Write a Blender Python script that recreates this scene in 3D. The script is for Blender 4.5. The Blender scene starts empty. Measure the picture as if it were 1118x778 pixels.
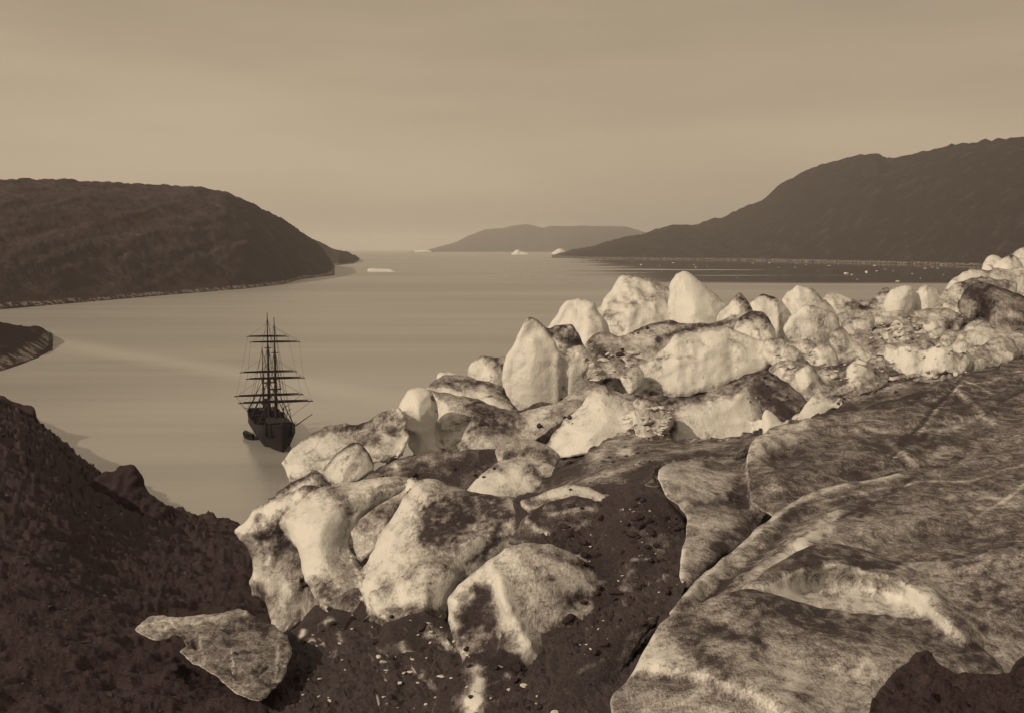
import bpy, bmesh, math, random
import numpy as np
from mathutils import Vector, Matrix
from mathutils.geometry import delaunay_2d_cdt
from mathutils.bvhtree import BVHTree
from mathutils.kdtree import KDTree

R = math.radians
scene = bpy.context.scene
C = scene.collection
rng = np.random.default_rng(7)
random.seed(7)

# ------------------------------------------------------------------ camera
W_, H_, F_ = 1118.0, 778.0, 1199.0          # photograph size and focal length in its pixels
CAM_Z = 47.0
PITCH = math.atan(117.0 / F_)
cam_d = bpy.data.cameras.new('camera')
cam_d.sensor_width = 36.0
cam_d.lens = 36.0 * F_ / W_
cam_d.clip_start = 0.5
cam_d.clip_end = 80000
cam = bpy.data.objects.new('camera', cam_d)
C.objects.link(cam)
cam.location = (0, 0, CAM_Z)
cam.rotation_euler = (math.pi / 2 - PITCH, 0, 0)
scene.camera = cam

# ------------------------------------------------------------------ light
SUN_TO = Vector((-0.67, -0.44, 0.54)).normalized()
SUN_EL = math.asin(SUN_TO.z)
world = bpy.data.worlds.new('World')
scene.world = world
world.use_nodes = True
nt = world.node_tree
nt.nodes.clear()
out = nt.nodes.new('ShaderNodeOutputWorld')
bg = nt.nodes.new('ShaderNodeBackground')
sky = nt.nodes.new('ShaderNodeTexSky')
sky.sky_type = 'NISHITA'
sky.sun_disc = False
sky.sun_elevation = SUN_EL
sky.sun_rotation = math.atan2(SUN_TO.x, SUN_TO.y)
sky.dust_density = 3.0
bw = nt.nodes.new('ShaderNodeRGBToBW')
nt.links.new(sky.outputs[0], bw.inputs[0])
pw = nt.nodes.new('ShaderNodeMath'); pw.operation = 'POWER'; pw.inputs[1].default_value = 0.32
nt.links.new(bw.outputs[0], pw.inputs[0])
tc = nt.nodes.new('ShaderNodeTexCoord')
mp = nt.nodes.new('ShaderNodeMapping'); mp.inputs['Scale'].default_value = (1.0, 1.0, 6.0)
mp.inputs['Rotation'].default_value = (R(4), R(10), 0)
nt.links.new(tc.outputs['Generated'], mp.inputs['Vector'])
cl = nt.nodes.new('ShaderNodeTexNoise'); cl.inputs['Scale'].default_value = 1.7
cl.inputs['Detail'].default_value = 5; cl.inputs['Roughness'].default_value = 0.5
nt.links.new(mp.outputs[0], cl.inputs['Vector'])
cr = nt.nodes.new('ShaderNodeMapRange')
cr.inputs['From Min'].default_value = 0.3; cr.inputs['From Max'].default_value = 0.7
cr.inputs['To Min'].default_value = 0.86; cr.inputs['To Max'].default_value = 1.17
nt.links.new(cl.outputs['Fac'], cr.inputs['Value'])
mu = nt.nodes.new('ShaderNodeMath'); mu.operation = 'MULTIPLY'
nt.links.new(pw.outputs[0], mu.inputs[0]); nt.links.new(cr.outputs[0], mu.inputs[1])
tint = nt.nodes.new('ShaderNodeVectorMath'); tint.operation = 'SCALE'
tint.inputs[0].default_value = (1.86, 1.47, 1.02)
sx = nt.nodes.new('ShaderNodeSeparateXYZ'); nt.links.new(tc.outputs['Generated'], sx.inputs[0])
g1 = nt.nodes.new('ShaderNodeMapRange'); g1.interpolation_type = 'SMOOTHSTEP'
g1.inputs['From Min'].default_value = 0.02; g1.inputs['From Max'].default_value = 0.22
g1.inputs['To Min'].default_value = 1.07; g1.inputs['To Max'].default_value = 0.98
nt.links.new(sx.outputs['Z'], g1.inputs['Value'])
g2 = nt.nodes.new('ShaderNodeMapRange'); g2.interpolation_type = 'SMOOTHSTEP'
g2.inputs['From Min'].default_value = -0.45; g2.inputs['From Max'].default_value = 0.5
g2.inputs['To Min'].default_value = 1.07; g2.inputs['To Max'].default_value = 0.92
nt.links.new(sx.outputs['X'], g2.inputs['Value'])
m1 = nt.nodes.new('ShaderNodeMath'); m1.operation = 'MULTIPLY'
nt.links.new(g1.outputs[0], m1.inputs[0]); nt.links.new(g2.outputs[0], m1.inputs[1])
m2 = nt.nodes.new('ShaderNodeMath'); m2.operation = 'MULTIPLY'
nt.links.new(mu.outputs[0], m2.inputs[0]); nt.links.new(m1.outputs[0], m2.inputs[1])
nt.links.new(m2.outputs[0], tint.inputs['Scale'])
nt.links.new(tint.outputs[0], bg.inputs['Color'])
bg.inputs['Strength'].default_value = 0.15
nt.links.new(bg.outputs[0], out.inputs['Surface'])

sun_d = bpy.data.lights.new('sun', 'SUN')
sun_d.energy = 2.3
sun_d.angle = R(0.8)
sun_d.color = (1.0, 0.815, 0.585)
sun = bpy.data.objects.new('sun', sun_d)
C.objects.link(sun)
sun.rotation_euler = (-SUN_TO).to_track_quat('-Z', 'Y').to_euler()

vs = scene.view_settings
scene.display_settings.display_device = 'sRGB'
vs.view_transform = 'Standard'; vs.look = 'None'; vs.gamma = 1.0; vs.use_curve_mapping = False
vs.exposure = 0.0
scene.cycles.max_bounces = 6
scene.cycles.diffuse_bounces = 3
scene.cycles.volume_bounces = 1
scene.cycles.use_denoising = True

# ------------------------------------------------------------------ pixel -> place
cp, sp = math.cos(PITCH), math.sin(PITCH)


def at(x, y, Y):
    """world point(s) on the ray of photo pixel (x, y) at distance Y north of the camera"""
    x = np.asarray(x, float); y = np.asarray(y, float); Y = np.asarray(Y, float)
    u = (x - W_ / 2) / F_; v = (H_ / 2 - y) / F_
    dy = cp + v * sp; dz = -sp + v * cp
    return np.stack([u * Y / dy, Y + 0 * u, CAM_Z + dz * Y / dy], -1)


def shore(y, z=0.0):
    """distance at which pixel row y meets height z"""
    v = (H_ / 2 - np.asarray(y, float)) / F_
    return (z - CAM_Z) * (cp + v * sp) / (-sp + v * cp)


def ray(x, y):
    u = (x - W_ / 2) / F_; v = (H_ / 2 - y) / F_
    return Vector((u, cp + v * sp, -sp + v * cp)).normalized()


# ------------------------------------------------------------------ noise
def _hash(ix, iy, iz):
    h = (ix.astype(np.int64) * 374761393 + iy.astype(np.int64) * 668265263 + iz.astype(np.int64) * 2147483647) & 0xFFFFFFFF
    h = ((h ^ (h >> 13)) * 1274126177) & 0xFFFFFFFF
    h = ((h ^ (h >> 16)) * 2246822519) & 0xFFFFFFFF
    return ((h ^ (h >> 15)) & 0xFFFFFF) / float(0xFFFFFF) * 2 - 1


def vnoise(p):
    i = np.floor(p).astype(np.int64); f = p - i
    f = f * f * f * (f * (f * 6 - 15) + 10)
    r = 0
    for dx in (0, 1):
        wx = f[:, 0] if dx else 1 - f[:, 0]
        for dy in (0, 1):
            wy = f[:, 1] if dy else 1 - f[:, 1]
            for dz in (0, 1):
                wz = f[:, 2] if dz else 1 - f[:, 2]
                r = r + wx * wy * wz * _hash(i[:, 0] + dx, i[:, 1] + dy, i[:, 2] + dz)
    return r


def fbm(p, octv=5, gain=0.5):
    a, s, r = 1.0, 0.0, np.zeros(len(p))
    for k in range(octv):
        r += a * vnoise(p + 17.3 * k); s += a; a *= gain; p = p * 2.03
    return r / s


def ridged(p, octv=4, gain=0.5):
    a, s, r = 1.0, 0.0, np.zeros(len(p))
    for k in range(octv):
        r += a * (1 - 2 * np.abs(vnoise(p + 31.7 * k))); s += a; a *= gain; p = p * 2.07
    return r / s


# ------------------------------------------------------------------ materials
def node(t, typ, **kw):
    n = t.nodes.new(typ)
    for k, v in kw.items():
        if k in n.inputs: n.inputs[k].default_value = v
        else: setattr(n, k, v)
    return n


def new_mat(name):
    m = bpy.data.materials.new(name); m.use_nodes = True
    t = m.node_tree; t.nodes.clear()
    o = t.nodes.new('ShaderNodeOutputMaterial'); b = t.nodes.new('ShaderNodeBsdfPrincipled')
    t.links.new(b.outputs[0], o.inputs['Surface'])
    return m, t, b


def math_n(t, op, a, b=None, c=None, clamp=False):
    n = t.nodes.new('ShaderNodeMath'); n.operation = op; n.use_clamp = clamp
    for i, v in enumerate((a, b, c)):
        if v is None: continue
        if isinstance(v, (int, float)): n.inputs[i].default_value = v
        else: t.links.new(v, n.inputs[i])
    return n.outputs[0]


def noise_n(t, vec, scale, detail=6, rough=0.6, dist=0.0):
    n = node(t, 'ShaderNodeTexNoise', Scale=scale, Detail=detail, Roughness=rough, Distortion=dist)
    t.links.new(vec, n.inputs['Vector'])
    return n.outputs['Fac']


def mix_rgb(t, fac, a, b):
    n = t.nodes.new('ShaderNodeMix'); n.data_type = 'RGBA'
    if isinstance(fac, (int, float)): n.inputs[0].default_value = fac
    else: t.links.new(fac, n.inputs[0])
    for s, v in ((n.inputs[6], a), (n.inputs[7], b)):
        if isinstance(v, tuple): s.default_value = (*v, 1)
        else: t.links.new(v, s)
    return n.outputs[2]


def smooth(t, v, lo, hi, a=0.0, b=1.0):
    n = t.nodes.new('ShaderNodeMapRange'); n.interpolation_type = 'SMOOTHSTEP'
    n.inputs['From Min'].default_value = lo; n.inputs['From Max'].default_value = hi
    n.inputs['To Min'].default_value = a; n.inputs['To Max'].default_value = b
    t.links.new(v, n.inputs['Value'])
    return n.outputs[0]


CLEAN = (0.73, 0.72, 0.70)
DIRT = (0.038, 0.027, 0.033)
SILT = (0.34, 0.31, 0.305)


def ice_material():
    m, t, b = new_mat('glacier_ice')
    g = t.nodes.new('ShaderNodeNewGeometry'); pos = g.outputs['Position']
    at_ = node(t, 'ShaderNodeAttribute', attribute_name='dirt')  # mostly dirt, with some light and shade stroked into the values
    d = at_.outputs['Fac']
    # noise scale follows the size of a block, kept per vertex
    sc = node(t, 'ShaderNodeAttribute', attribute_name='grain')
    vs_ = t.nodes.new('ShaderNodeVectorMath'); vs_.operation = 'SCALE'
    t.links.new(pos, vs_.inputs[0]); t.links.new(sc.outputs['Fac'], vs_.inputs['Scale'])
    p = vs_.outputs[0]
    n1 = noise_n(t, p, 1.1, 8, 0.62, 0.6)
    n2 = noise_n(t, p, 7.0, 6, 0.7)
    mp = node(t, 'ShaderNodeMapping'); mp.inputs['Scale'].default_value = (3.2, 3.2, 0.5)
    t.links.new(p, mp.inputs['Vector'])
    n3 = noise_n(t, mp.outputs[0], 1.3, 5, 0.6, 0.8)
    vo = node(t, 'ShaderNodeTexVoronoi', feature='DISTANCE_TO_EDGE', Scale=0.8)
    wp = t.nodes.new('ShaderNodeVectorMath'); wp.operation = 'ADD'
    nz = node(t, 'ShaderNodeTexNoise', Scale=1.6, Detail=5)
    t.links.new(p, nz.inputs['Vector']); t.links.new(p, wp.inputs[0]); t.links.new(nz.outputs['Color'], wp.inputs[1])
    t.links.new(wp.outputs[0], vo.inputs['Vector'])
    crack = smooth(t, vo.outputs['Distance'], 0.0, 0.035, 1.0, 0.0)
    gate = smooth(t, n1, 0.48, 0.62)
    crack = math_n(t, 'MULTIPLY', crack, gate)
    sep = t.nodes.new('ShaderNodeSeparateXYZ'); t.links.new(g.outputs['Normal'], sep.inputs[0])
    up = smooth(t, sep.outputs['Z'], 0.35, 1.0)
    v = math_n(t, 'MULTIPLY', math_n(t, 'SUBTRACT', n1, 0.5), 1.0)
    v = math_n(t, 'MULTIPLY_ADD', math_n(t, 'SUBTRACT', n2, 0.5), 0.6, v)
    v = math_n(t, 'MULTIPLY_ADD', math_n(t, 'SUBTRACT', n3, 0.5), 0.35, v)
    n5 = noise_n(t, p, 21.0, 3, 0.65)
    n6 = noise_n(t, p, 3.1, 7, 0.7, 1.2)
    v = math_n(t, 'MULTIPLY_ADD', math_n(t, 'SUBTRACT', n6, 0.5), 0.7, v)
    fm = node(t, 'ShaderNodeMapping'); fm.inputs['Rotation'].default_value = (0.25, -0.2, -0.95); fm.inputs['Scale'].default_value = (9.0, 0.5, 6.0)
    wv2 = t.nodes.new('ShaderNodeVectorMath'); wv2.operation = 'MULTIPLY_ADD'
    t.links.new(nz.outputs['Color'], wv2.inputs[0]); wv2.inputs[1].default_value = (0.25, 0.25, 0.25); t.links.new(p, wv2.inputs[2])
    t.links.new(wv2.outputs[0], fm.inputs['Vector'])
    n7 = noise_n(t, fm.outputs[0], 1.6, 7, 0.72)
    bd = node(t, 'ShaderNodeAttribute', attribute_name='band')
    stri = math_n(t, 'MULTIPLY', math_n(t, 'SUBTRACT', n7, 0.5), math_n(t, 'MULTIPLY', bd.outputs['Fac'], 3.0))
    v = math_n(t, 'ADD', v, stri)
    ct = node(t, 'ShaderNodeAttribute', attribute_name='blotch')
    v = math_n(t, 'MULTIPLY_ADD', v, ct.outputs['Fac'], d)
    v = math_n(t, 'MULTIPLY_ADD', up, 0.30, v)
    v = math_n(t, 'MULTIPLY_ADD', crack, 0.22, v)
    fleck = math_n(t, 'MULTIPLY', smooth(t, n5, 0.58, 0.70), smooth(t, v, 0.0, 0.45))
    v = math_n(t, 'MULTIPLY_ADD', fleck, 0.38, v)
    film = smooth(t, v, 0.06, 0.70)
    grit = smooth(t, v, 0.44, 1.02)
    col = mix_rgb(t, film, CLEAN, SILT)
    col = mix_rgb(t, grit, col, mix_rgb(t, smooth(t, n2, 0.40, 0.68), DIRT, (0.085, 0.066, 0.072)))
    t.links.new(col, b.inputs['Base Color'])
    t.links.new(smooth(t, v, 0.2, 0.8, 0.30, 0.85), b.inputs['Roughness'])
    b.inputs['Specular IOR Level'].default_value = 0.45
    hb = math_n(t, 'ADD', math_n(t, 'MULTIPLY', n2, 0.6), n1)
    hb = math_n(t, 'MULTIPLY_ADD', n3, 0.5, hb)
    n4 = noise_n(t, p, 26.0, 4, 0.6)
    hb = math_n(t, 'MULTIPLY_ADD', n4, 0.22, hb)
    hb = math_n(t, 'MULTIPLY_ADD', stri, 0.9, hb)
    hb = math_n(t, 'MULTIPLY_ADD', n6, 0.5, hb)
    hb = math_n(t, 'MULTIPLY_ADD', crack, -0.12, hb)
    bp = node(t, 'ShaderNodeBump', Strength=0.8)
    t.links.new(smooth(t, v, 0.05, 0.6, 0.38, 0.95), bp.inputs['Strength'])
    dd = math_n(t, 'DIVIDE', 0.16, sc.outputs['Fac'])
    t.links.new(dd, bp.inputs['Distance'])
    t.links.new(hb, bp.inputs['Height'])
    t.links.new(bp.outputs[0], b.inputs['Normal'])
    return m


def rock_material(name, base, light, scale, amount=0.5, bump=0.5, dist=0.5, beach=None, rough=0.95):
    m, t, b = new_mat(name)
    g = t.nodes.new('ShaderNodeNewGeometry'); pos = g.outputs['Position']
    n1 = noise_n(t, pos, scale, 10, 0.68, 0.4)
    n2 = noise_n(t, pos, scale * 9, 6, 0.75)
    v = math_n(t, 'ADD', math_n(t, 'MULTIPLY', n1, 0.6), math_n(t, 'MULTIPLY', n2, 0.4))
    f = smooth(t, v, 0.5, 0.74, 0, amount)
    col = mix_rgb(t, f, base, light)
    if beach:
        z0, z1, bc = beach
        sep = t.nodes.new('ShaderNodeSeparateXYZ'); t.links.new(pos, sep.inputs[0])
        zz = math_n(t, 'MULTIPLY_ADD', math_n(t, 'SUBTRACT', n1, 0.5), z1 * 2.4, sep.outputs['Z'])
        lo = smooth(t, zz, z0 * 0.5, z0); hi = smooth(t, zz, z1, z1 * 1.5, 1, 0)
        nb = smooth(t, n2, 0.46, 0.56)
        col = mix_rgb(t, math_n(t, 'MULTIPLY', math_n(t, 'MULTIPLY', lo, hi), nb), col, bc)
    t.links.new(col, b.inputs['Base Color'])
    b.inputs['Roughness'].default_value = rough
    b.inputs['Specular IOR Level'].default_value = 0.15
    bp = node(t, 'ShaderNodeBump', Strength=bump, Distance=dist)
    t.links.new(v, bp.inputs['Height']); t.links.new(bp.outputs[0], b.inputs['Normal'])
    return m


def plain(name, col, rough=0.7, var=0.3, scale=4.0, spec=0.3):
    m, t, b = new_mat(name)
    g = t.nodes.new('ShaderNodeNewGeometry')
    n = noise_n(t, g.outputs['Position'], scale, 6, 0.6)
    dk = tuple(c * (1 - var) for c in col); lt = tuple(min(1, c * (1 + var)) for c in col)
    t.links.new(mix_rgb(t, n, dk, lt), b.inputs['Base Color'])
    b.inputs['Roughness'].default_value = rough
    b.inputs['Specular IOR Level'].default_value = spec
    return m


ICE = ice_material()
HILL = rock_material('tundra_rock', (0.090, 0.068, 0.074), (0.26, 0.21, 0.215), 0.02, 0.7, 0.8, 6.0, (0.6, 3.0, (0.42, 0.38, 0.36)))
SLOPE = rock_material('moraine_debris', (0.075, 0.053, 0.060), (0.24, 0.19, 0.195), 0.8, 0.45, 0.8, 0.5)
ROCK = rock_material('boulder_rock', (0.07, 0.055, 0.065), (0.30, 0.26, 0.27), 2.0, 0.8, 0.6, 0.1)
PALEROCK = rock_material('pale_slab_rock', (0.15, 0.125, 0.13), (0.66, 0.62, 0.60), 2.2, 1.0, 0.9, 0.2)
BERG = plain('floating_ice', (0.72, 0.71, 0.69), 0.6, 0.15, 0.3)
CHIP = plain('ice_chip', (0.60, 0.58, 0.56), 0.55, 0.35, 9.0)

# water --------------------------------------------------------------
def water_material():
    m, t, b = new_mat('fjord_water')
    g = t.nodes.new('ShaderNodeNewGeometry'); pos = g.outputs['Position']
    mp = node(t, 'ShaderNodeMapping'); mp.inputs['Scale'].default_value = (0.25, 1.0, 1.0)
    t.links.new(pos, mp.inputs['Vector'])
    big = noise_n(t, mp.outputs[0], 0.004, 5, 0.55, 0.5)
    sep = t.nodes.new('ShaderNodeSeparateXYZ'); t.links.new(pos, sep.inputs[0])
    X, Y = sep.outputs['X'], sep.outputs['Y']
    # calm, unruffled water under the eastern shore (east of a wavering line), open to the south west
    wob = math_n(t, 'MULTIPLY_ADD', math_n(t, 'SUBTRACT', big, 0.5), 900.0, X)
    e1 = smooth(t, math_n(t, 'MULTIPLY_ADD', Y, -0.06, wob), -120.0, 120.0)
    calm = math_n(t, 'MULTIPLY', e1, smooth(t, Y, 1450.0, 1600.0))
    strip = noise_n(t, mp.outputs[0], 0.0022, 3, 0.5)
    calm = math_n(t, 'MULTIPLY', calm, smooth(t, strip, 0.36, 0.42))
    lane = node(t, 'ShaderNodeMapping'); lane.inputs['Scale'].default_value = (0.10, 1.0, 1.0); lane.inputs['Rotation'].default_value = (0, 0, 0.12)
    t.links.new(pos, lane.inputs['Vector'])
    big2 = noise_n(t, lane.outputs[0], 0.02, 6, 0.65, 0.3)
    big = math_n(t, 'ADD', math_n(t, 'MULTIPLY', big, 0.55), math_n(t, 'MULTIPLY', big2, 0.45))
    base = mix_rgb(t, smooth(t, big, 0.36, 0.64), (0.29, 0.285, 0.275), (0.41, 0.40, 0.385))
    # a pale streak running out from the headland
    lx = math_n(t, 'MULTIPLY_ADD', X, 1.1, Y)
    lx = math_n(t, 'MULTIPLY_ADD', math_n(t, 'SUBTRACT', big, 0.5), 60.0, lx)
    st = math_n(t, 'ABSOLUTE', math_n(t, 'SUBTRACT', lx, 302.0))
    st = math_n(t, 'MULTIPLY', smooth(t, st, 0.0, 30.0, 1.0, 0.0), smooth(t, X, -120.0, 20.0, 1.0, 0.25))
    base = mix_rgb(t, math_n(t, 'MULTIPLY', st, 0.75), base, (0.50, 0.49, 0.47))
    base = mix_rgb(t, calm, base, (0.06, 0.05, 0.055))  # dark base colour stands in for the hill's reflection
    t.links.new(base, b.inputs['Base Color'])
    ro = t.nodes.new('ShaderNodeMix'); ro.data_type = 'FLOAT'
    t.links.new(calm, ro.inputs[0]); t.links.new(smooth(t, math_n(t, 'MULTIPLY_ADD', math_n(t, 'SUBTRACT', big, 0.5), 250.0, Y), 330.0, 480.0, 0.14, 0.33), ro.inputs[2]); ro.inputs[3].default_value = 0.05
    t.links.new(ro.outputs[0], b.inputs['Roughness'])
    b.inputs['IOR'].default_value = 1.33
    b.inputs['Specular IOR Level'].default_value = 0.5
    rp = noise_n(t, mp.outputs[0], 0.5, 4, 0.6)
    bp = node(t, 'ShaderNodeBump', Strength=0.12, Distance=0.25)
    t.links.new(smooth(t, calm, 0.0, 1.0, 0.12, 0.015), bp.inputs['Strength'])
    t.links.new(rp, bp.inputs['Height']); t.links.new(bp.outputs[0], b.inputs['Normal'])
    return m


WATER = water_material()

# ------------------------------------------------------------------ object helpers
def tag(o, label=None, cat=None, group=None, kind=None):
    if label: o['label'] = label
    if cat: o['category'] = cat
    if group: o['group'] = group
    if kind: o['kind'] = kind
    return o


def mesh_obj(name, verts, faces, mat, parent=None, smooth_=True, origin=None):
    me = bpy.data.meshes.new(name)
    v = np.asarray(verts, float)
    if origin is not None: v = v - np.asarray(origin, float)
    me.from_pydata(v.tolist() if isinstance(v, np.ndarray) else v, [], faces)
    me.materials.append(mat)
    if smooth_:
        me.polygons.foreach_set('use_smooth', [True] * len(me.polygons))
    me.update()
    o = bpy.data.objects.new(name, me)
    if origin is not None: o.location = origin
    C.objects.link(o)
    if parent is not None: o.parent = parent
    return o


def set_attr(o, name, vals):
    a = o.data.attributes.new(name, 'FLOAT', 'POINT')
    a.data.foreach_set('value', np.asarray(vals, np.float32))


def catmull(pts, step):
    """smooth closed outline resampled about every step pixels"""
    p = np.asarray(pts, float); n = len(p); outp = []
    for i in range(n):
        a, b, c, d = p[i - 1], p[i], p[(i + 1) % n], p[(i + 2) % n]
        k = max(1, int(np.linalg.norm(c - b) / step))
        for j in range(k):
            t = j / k
            q = 0.5 * (2 * b + (c - a) * t + (2 * a - 5 * b + 4 * c - d) * t * t + (3 * b - a - 3 * c + d) * t ** 3)
            outp.append(0.35 * (b + (c - b) * t) + 0.65 * q)
    return np.array(outp)


def seg_dist(q, poly, closed=False):
    p = np.asarray(poly, float)
    a = p; b = np.roll(p, -1, 0)
    if not closed: a, b = p[:-1], p[1:]
    if len(p) == 1: a = b = p
    best = np.full(len(q), 1e9); side = np.zeros(len(q))
    for A, B in zip(a, b):
        ab = B - A; L = max(ab @ ab, 1e-9)
        t = np.clip(((q - A) @ ab) / L, 0, 1)
        r = q - (A + t[:, None] * ab)
        d = np.hypot(r[:, 0], r[:, 1])
        s = np.sign(ab[0] * (q[:, 1] - A[1]) - ab[1] * (q[:, 0] - A[0]))
        m = d < best; best[m] = d[m]; side[m] = s[m]
    return best, side


def inside(q, poly):
    x, y = q[:, 0], q[:, 1]; r = np.zeros(len(q), bool)
    a = poly; b = np.roll(poly, -1, 0)
    for (x0, y0), (x1, y1) in zip(a, b):
        c = (y0 > y) != (y1 > y)
        xi = (x1 - x0) * (y - y0) / (y1 - y0 + 1e-12) + x0
        r ^= c & (x < xi)
    return r


def vnormals(v, f):
    n = np.zeros_like(v); t = v[f]
    fn = np.cross(t[:, 1] - t[:, 0], t[:, 2] - t[:, 0])
    for k in range(3): np.add.at(n, f[:, k], fn)
    return n / (np.linalg.norm(n, axis=1, keepdims=True) + 1e-12)


base_pts = []        # lower rims of the blocks: the glacier's own surface passes just under them
ALL_ICE = []         # (verts, faces) for placing loose things on the ice


def block(name, label, cat, pts, Y, T=0.75, tilt=0.5, dirt=0.1, strokes=(), feats=(), ext=10, amp=0.10, fq=1.0,
          step=2.2, back=1.0, mat=None, group=None, kind=None, grain=None, edge=1.0, foot=True, rid=0.6, under=True, mud=0.22, rim=0.16, blotch=1.0, sh=0.62, band=0.10, cracks=5, camp=1.0, ang=None, clen=0.35):
    """A closed ice body. Its outline is given as seen from the camera and set at its own distance Y (a number, or
    support points (x, y, distance)); the front bulges towards the camera by T half-widths, the back the other way."""
    p = np.asarray(pts, float).copy()
    cy = p[:, 1].mean(); ymax = p[:, 1].max()
    low = p[:, 1] > cy
    p[low, 1] += ext * (p[low, 1] - cy) / max(ymax - cy, 1)
    ring = catmull(p, step)
    w = ring + 0
    jit = np.stack([fbm(np.c_[w * 0.09, np.full(len(w), 3.0 + len(base_pts))], 3), fbm(np.c_[w * 0.09, np.full(len(w), 9.0 + len(base_pts))], 3)], 1)
    ring = ring + jit * min(3.0, 0.04 * np.ptp(ring[:, 0]))
    lo, hi = ring.min(0), ring.max(0)
    gx, gy = np.meshgrid(np.arange(lo[0], hi[0], step), np.arange(lo[1], hi[1], step * 0.9))
    q = np.c_[gx.ravel(), gy.ravel()] + rng.uniform(-0.25, 0.25, (gx.size, 2)) * step
    q = q[inside(q, ring)]
    d, _ = seg_dist(q, ring, True)
    q = q[d > step * 0.6]; d = d[d > step * 0.6]
    allp = np.r_[ring, q]; nb = len(ring)
    dist = np.r_[np.zeros(nb), d]
    tri = delaunay_2d_cdt([Vector(a) for a in allp], [(i, (i + 1) % nb) for i in range(nb)], [], 1, 1e-5)
    vco = np.array([[a.x, a.y] for a in tri[0]]); orig = tri[3]
    fc = np.array([f for f in tri[2] if len(f) == 3])
    src = np.array([o[0] if o else 0 for o in orig])
    dist = dist[src]; isb = src < nb
    dmax = max(dist.max(), 1e-6) * edge
    dfr = dist
    if under:                                       # the foot runs on into the ice below instead of curling under
        r2 = ring.copy(); hgt = ring[:, 1].max() - cy
        mlow = r2[:, 1] > cy
        r2[mlow, 1] += 1.2 * (r2[mlow, 1] - cy)
        dfr, _ = seg_dist(vco, r2, True)
        dfr = np.maximum(dfr, dist)
    if isinstance(Y, (int, float)):
        Ym = float(Y)
        pl = Ym + tilt * (cy - vco[:, 1]) * Ym / F_
    else:
        c = np.array(Y, float); Ym = c[:, 2].mean()
        if len(c) <= 3:
            A = np.c_[c[:, :2], np.ones(len(c))]
            k = np.linalg.lstsq(A, 1 / c[:, 2], rcond=None)[0]
            pl = 1 / np.clip(vco @ k[:2] + k[2], 1e-3, 1)
        else:
            K = np.hypot(*(c[:, None, :2] - c[None, :, :2]).transpose(2, 0, 1))
            A = np.block([[K, np.c_[c[:, :2], np.ones(len(c))]], [np.c_[c[:, :2], np.ones(len(c))].T, np.zeros((3, 3))]])
            k = np.linalg.solve(A, np.r_[1 / c[:, 2], 0, 0, 0])
            Kq = np.hypot(*(vco[:, None, :] - c[None, :, :2]).transpose(2, 0, 1))
            pl = 1 / np.clip(Kq @ k[:-3] + np.c_[vco, np.ones(len(vco))] @ k[-3:], 1e-3, 1)
    # thin cracks and veins wandering over the face
    span = max(np.ptp(p[:, 0]), np.ptp(p[:, 1]))
    strokes = list(strokes); feats = list(feats)
    pool = vco[dist > 2.5]
    for _ in range(cracks if len(pool) > 20 else 0):
        a0 = math.radians(ang + rng.normal(0, 9 if camp < 2 else 20)) if ang is not None else rng.uniform(0, math.pi)
        ln = [pool[rng.integers(len(pool))]]
        seg = max(3.0, span * clen * rng.uniform(0.3, 1.0) / 6)
        for _k in range(6):
            a0 += rng.normal(0, 0.28)
            ln.append(ln[-1] + seg * np.array([math.cos(a0), -math.sin(a0)]))
        ln = [tuple(q_) for q_ in ln]
        wd_ = rng.uniform(0.6, 1.3)
        if rng.random() < (0.72 if camp <= 1 else 0.5):
            strokes.append((ln, camp * rng.uniform(0.18, 0.5), wd_)); feats.append(('v', ln, -min(camp, 1.3) ** 3 * rng.uniform(0.015, 0.05), 2.0))
        else:
            strokes.append((ln, -camp * rng.uniform(0.12, 0.4), wd_)); feats.append(('v', ln, rng.uniform(0.005, 0.02), 1.6))
    hw = dist.max() * Ym / F_                       # half-width in metres
    u = np.clip(dist / dmax, 0, 1)
    prof = np.sqrt(1 - (1 - u) ** 2)
    uf = np.clip(dfr / dmax, 0, 1)
    # broken faces meeting in ridges (sh = 1) to melted domes (sh = 0)
    wn = fbm(np.c_[vco * (1.4 / max(dist.max(), 4)), np.full(len(vco), 1.7 * len(ALL_ICE))], 4)
    ufw = np.clip(uf * (1 + 0.5 * sh * wn * np.clip(uf * 4, 0, 1)), 0, 1.25)
    off = -T * hw * edge * (sh * ufw + (1 - sh) * np.sqrt(np.clip(1 - (1 - np.clip(uf, 0, 1)) ** 2, 0, 1)))
    u = uf
    for ft in feats:
        kind_, line, h, wd = ft[:4]
        dd, sd = seg_dist(vco, line)
        if kind_ == 'r':
            off -= h * hw * np.exp(-(dd / wd) ** 2) * np.clip(u * 3, 0, 1)
        elif kind_ == 'v':                          # sharp crease
            off -= h * hw * np.exp(-dd / wd) * np.clip(u * 3, 0, 1)
        else:                                       # step: ground on the right of the line lies back
            off += h * hw * 0.5 * (1 + np.tanh(sd * dd / wd)) * np.clip(u * 3, 0, 1)
    fr = at(vco[:, 0], vco[:, 1], pl + off)
    nrm = vnormals(fr, fc)
    if (nrm[:, 1].mean() > 0): nrm = -nrm; fc = fc[:, ::-1]
    s = 1.0 / max(hw, 0.05)
    sd_ = rng.uniform(-50, 50, 3)
    k = fbm(fr * s * 0.9 * fq + sd_, 6, 0.48) + rid * ridged(fr * s * 1.6 * fq + sd_ + 9, 4, 0.5)
    fall = np.clip(dist / (3 * step), 0.25, 1)
    fr = fr + nrm * (k * amp * hw * fall)[:, None]
    # back of the body
    inn = np.where(~isb)[0]
    bk = at(vco[:, 0], vco[:, 1], pl + back * hw * prof * 1.2)
    kb = fbm(bk * s * 0.9 + sd_ + 40, 4)
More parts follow.
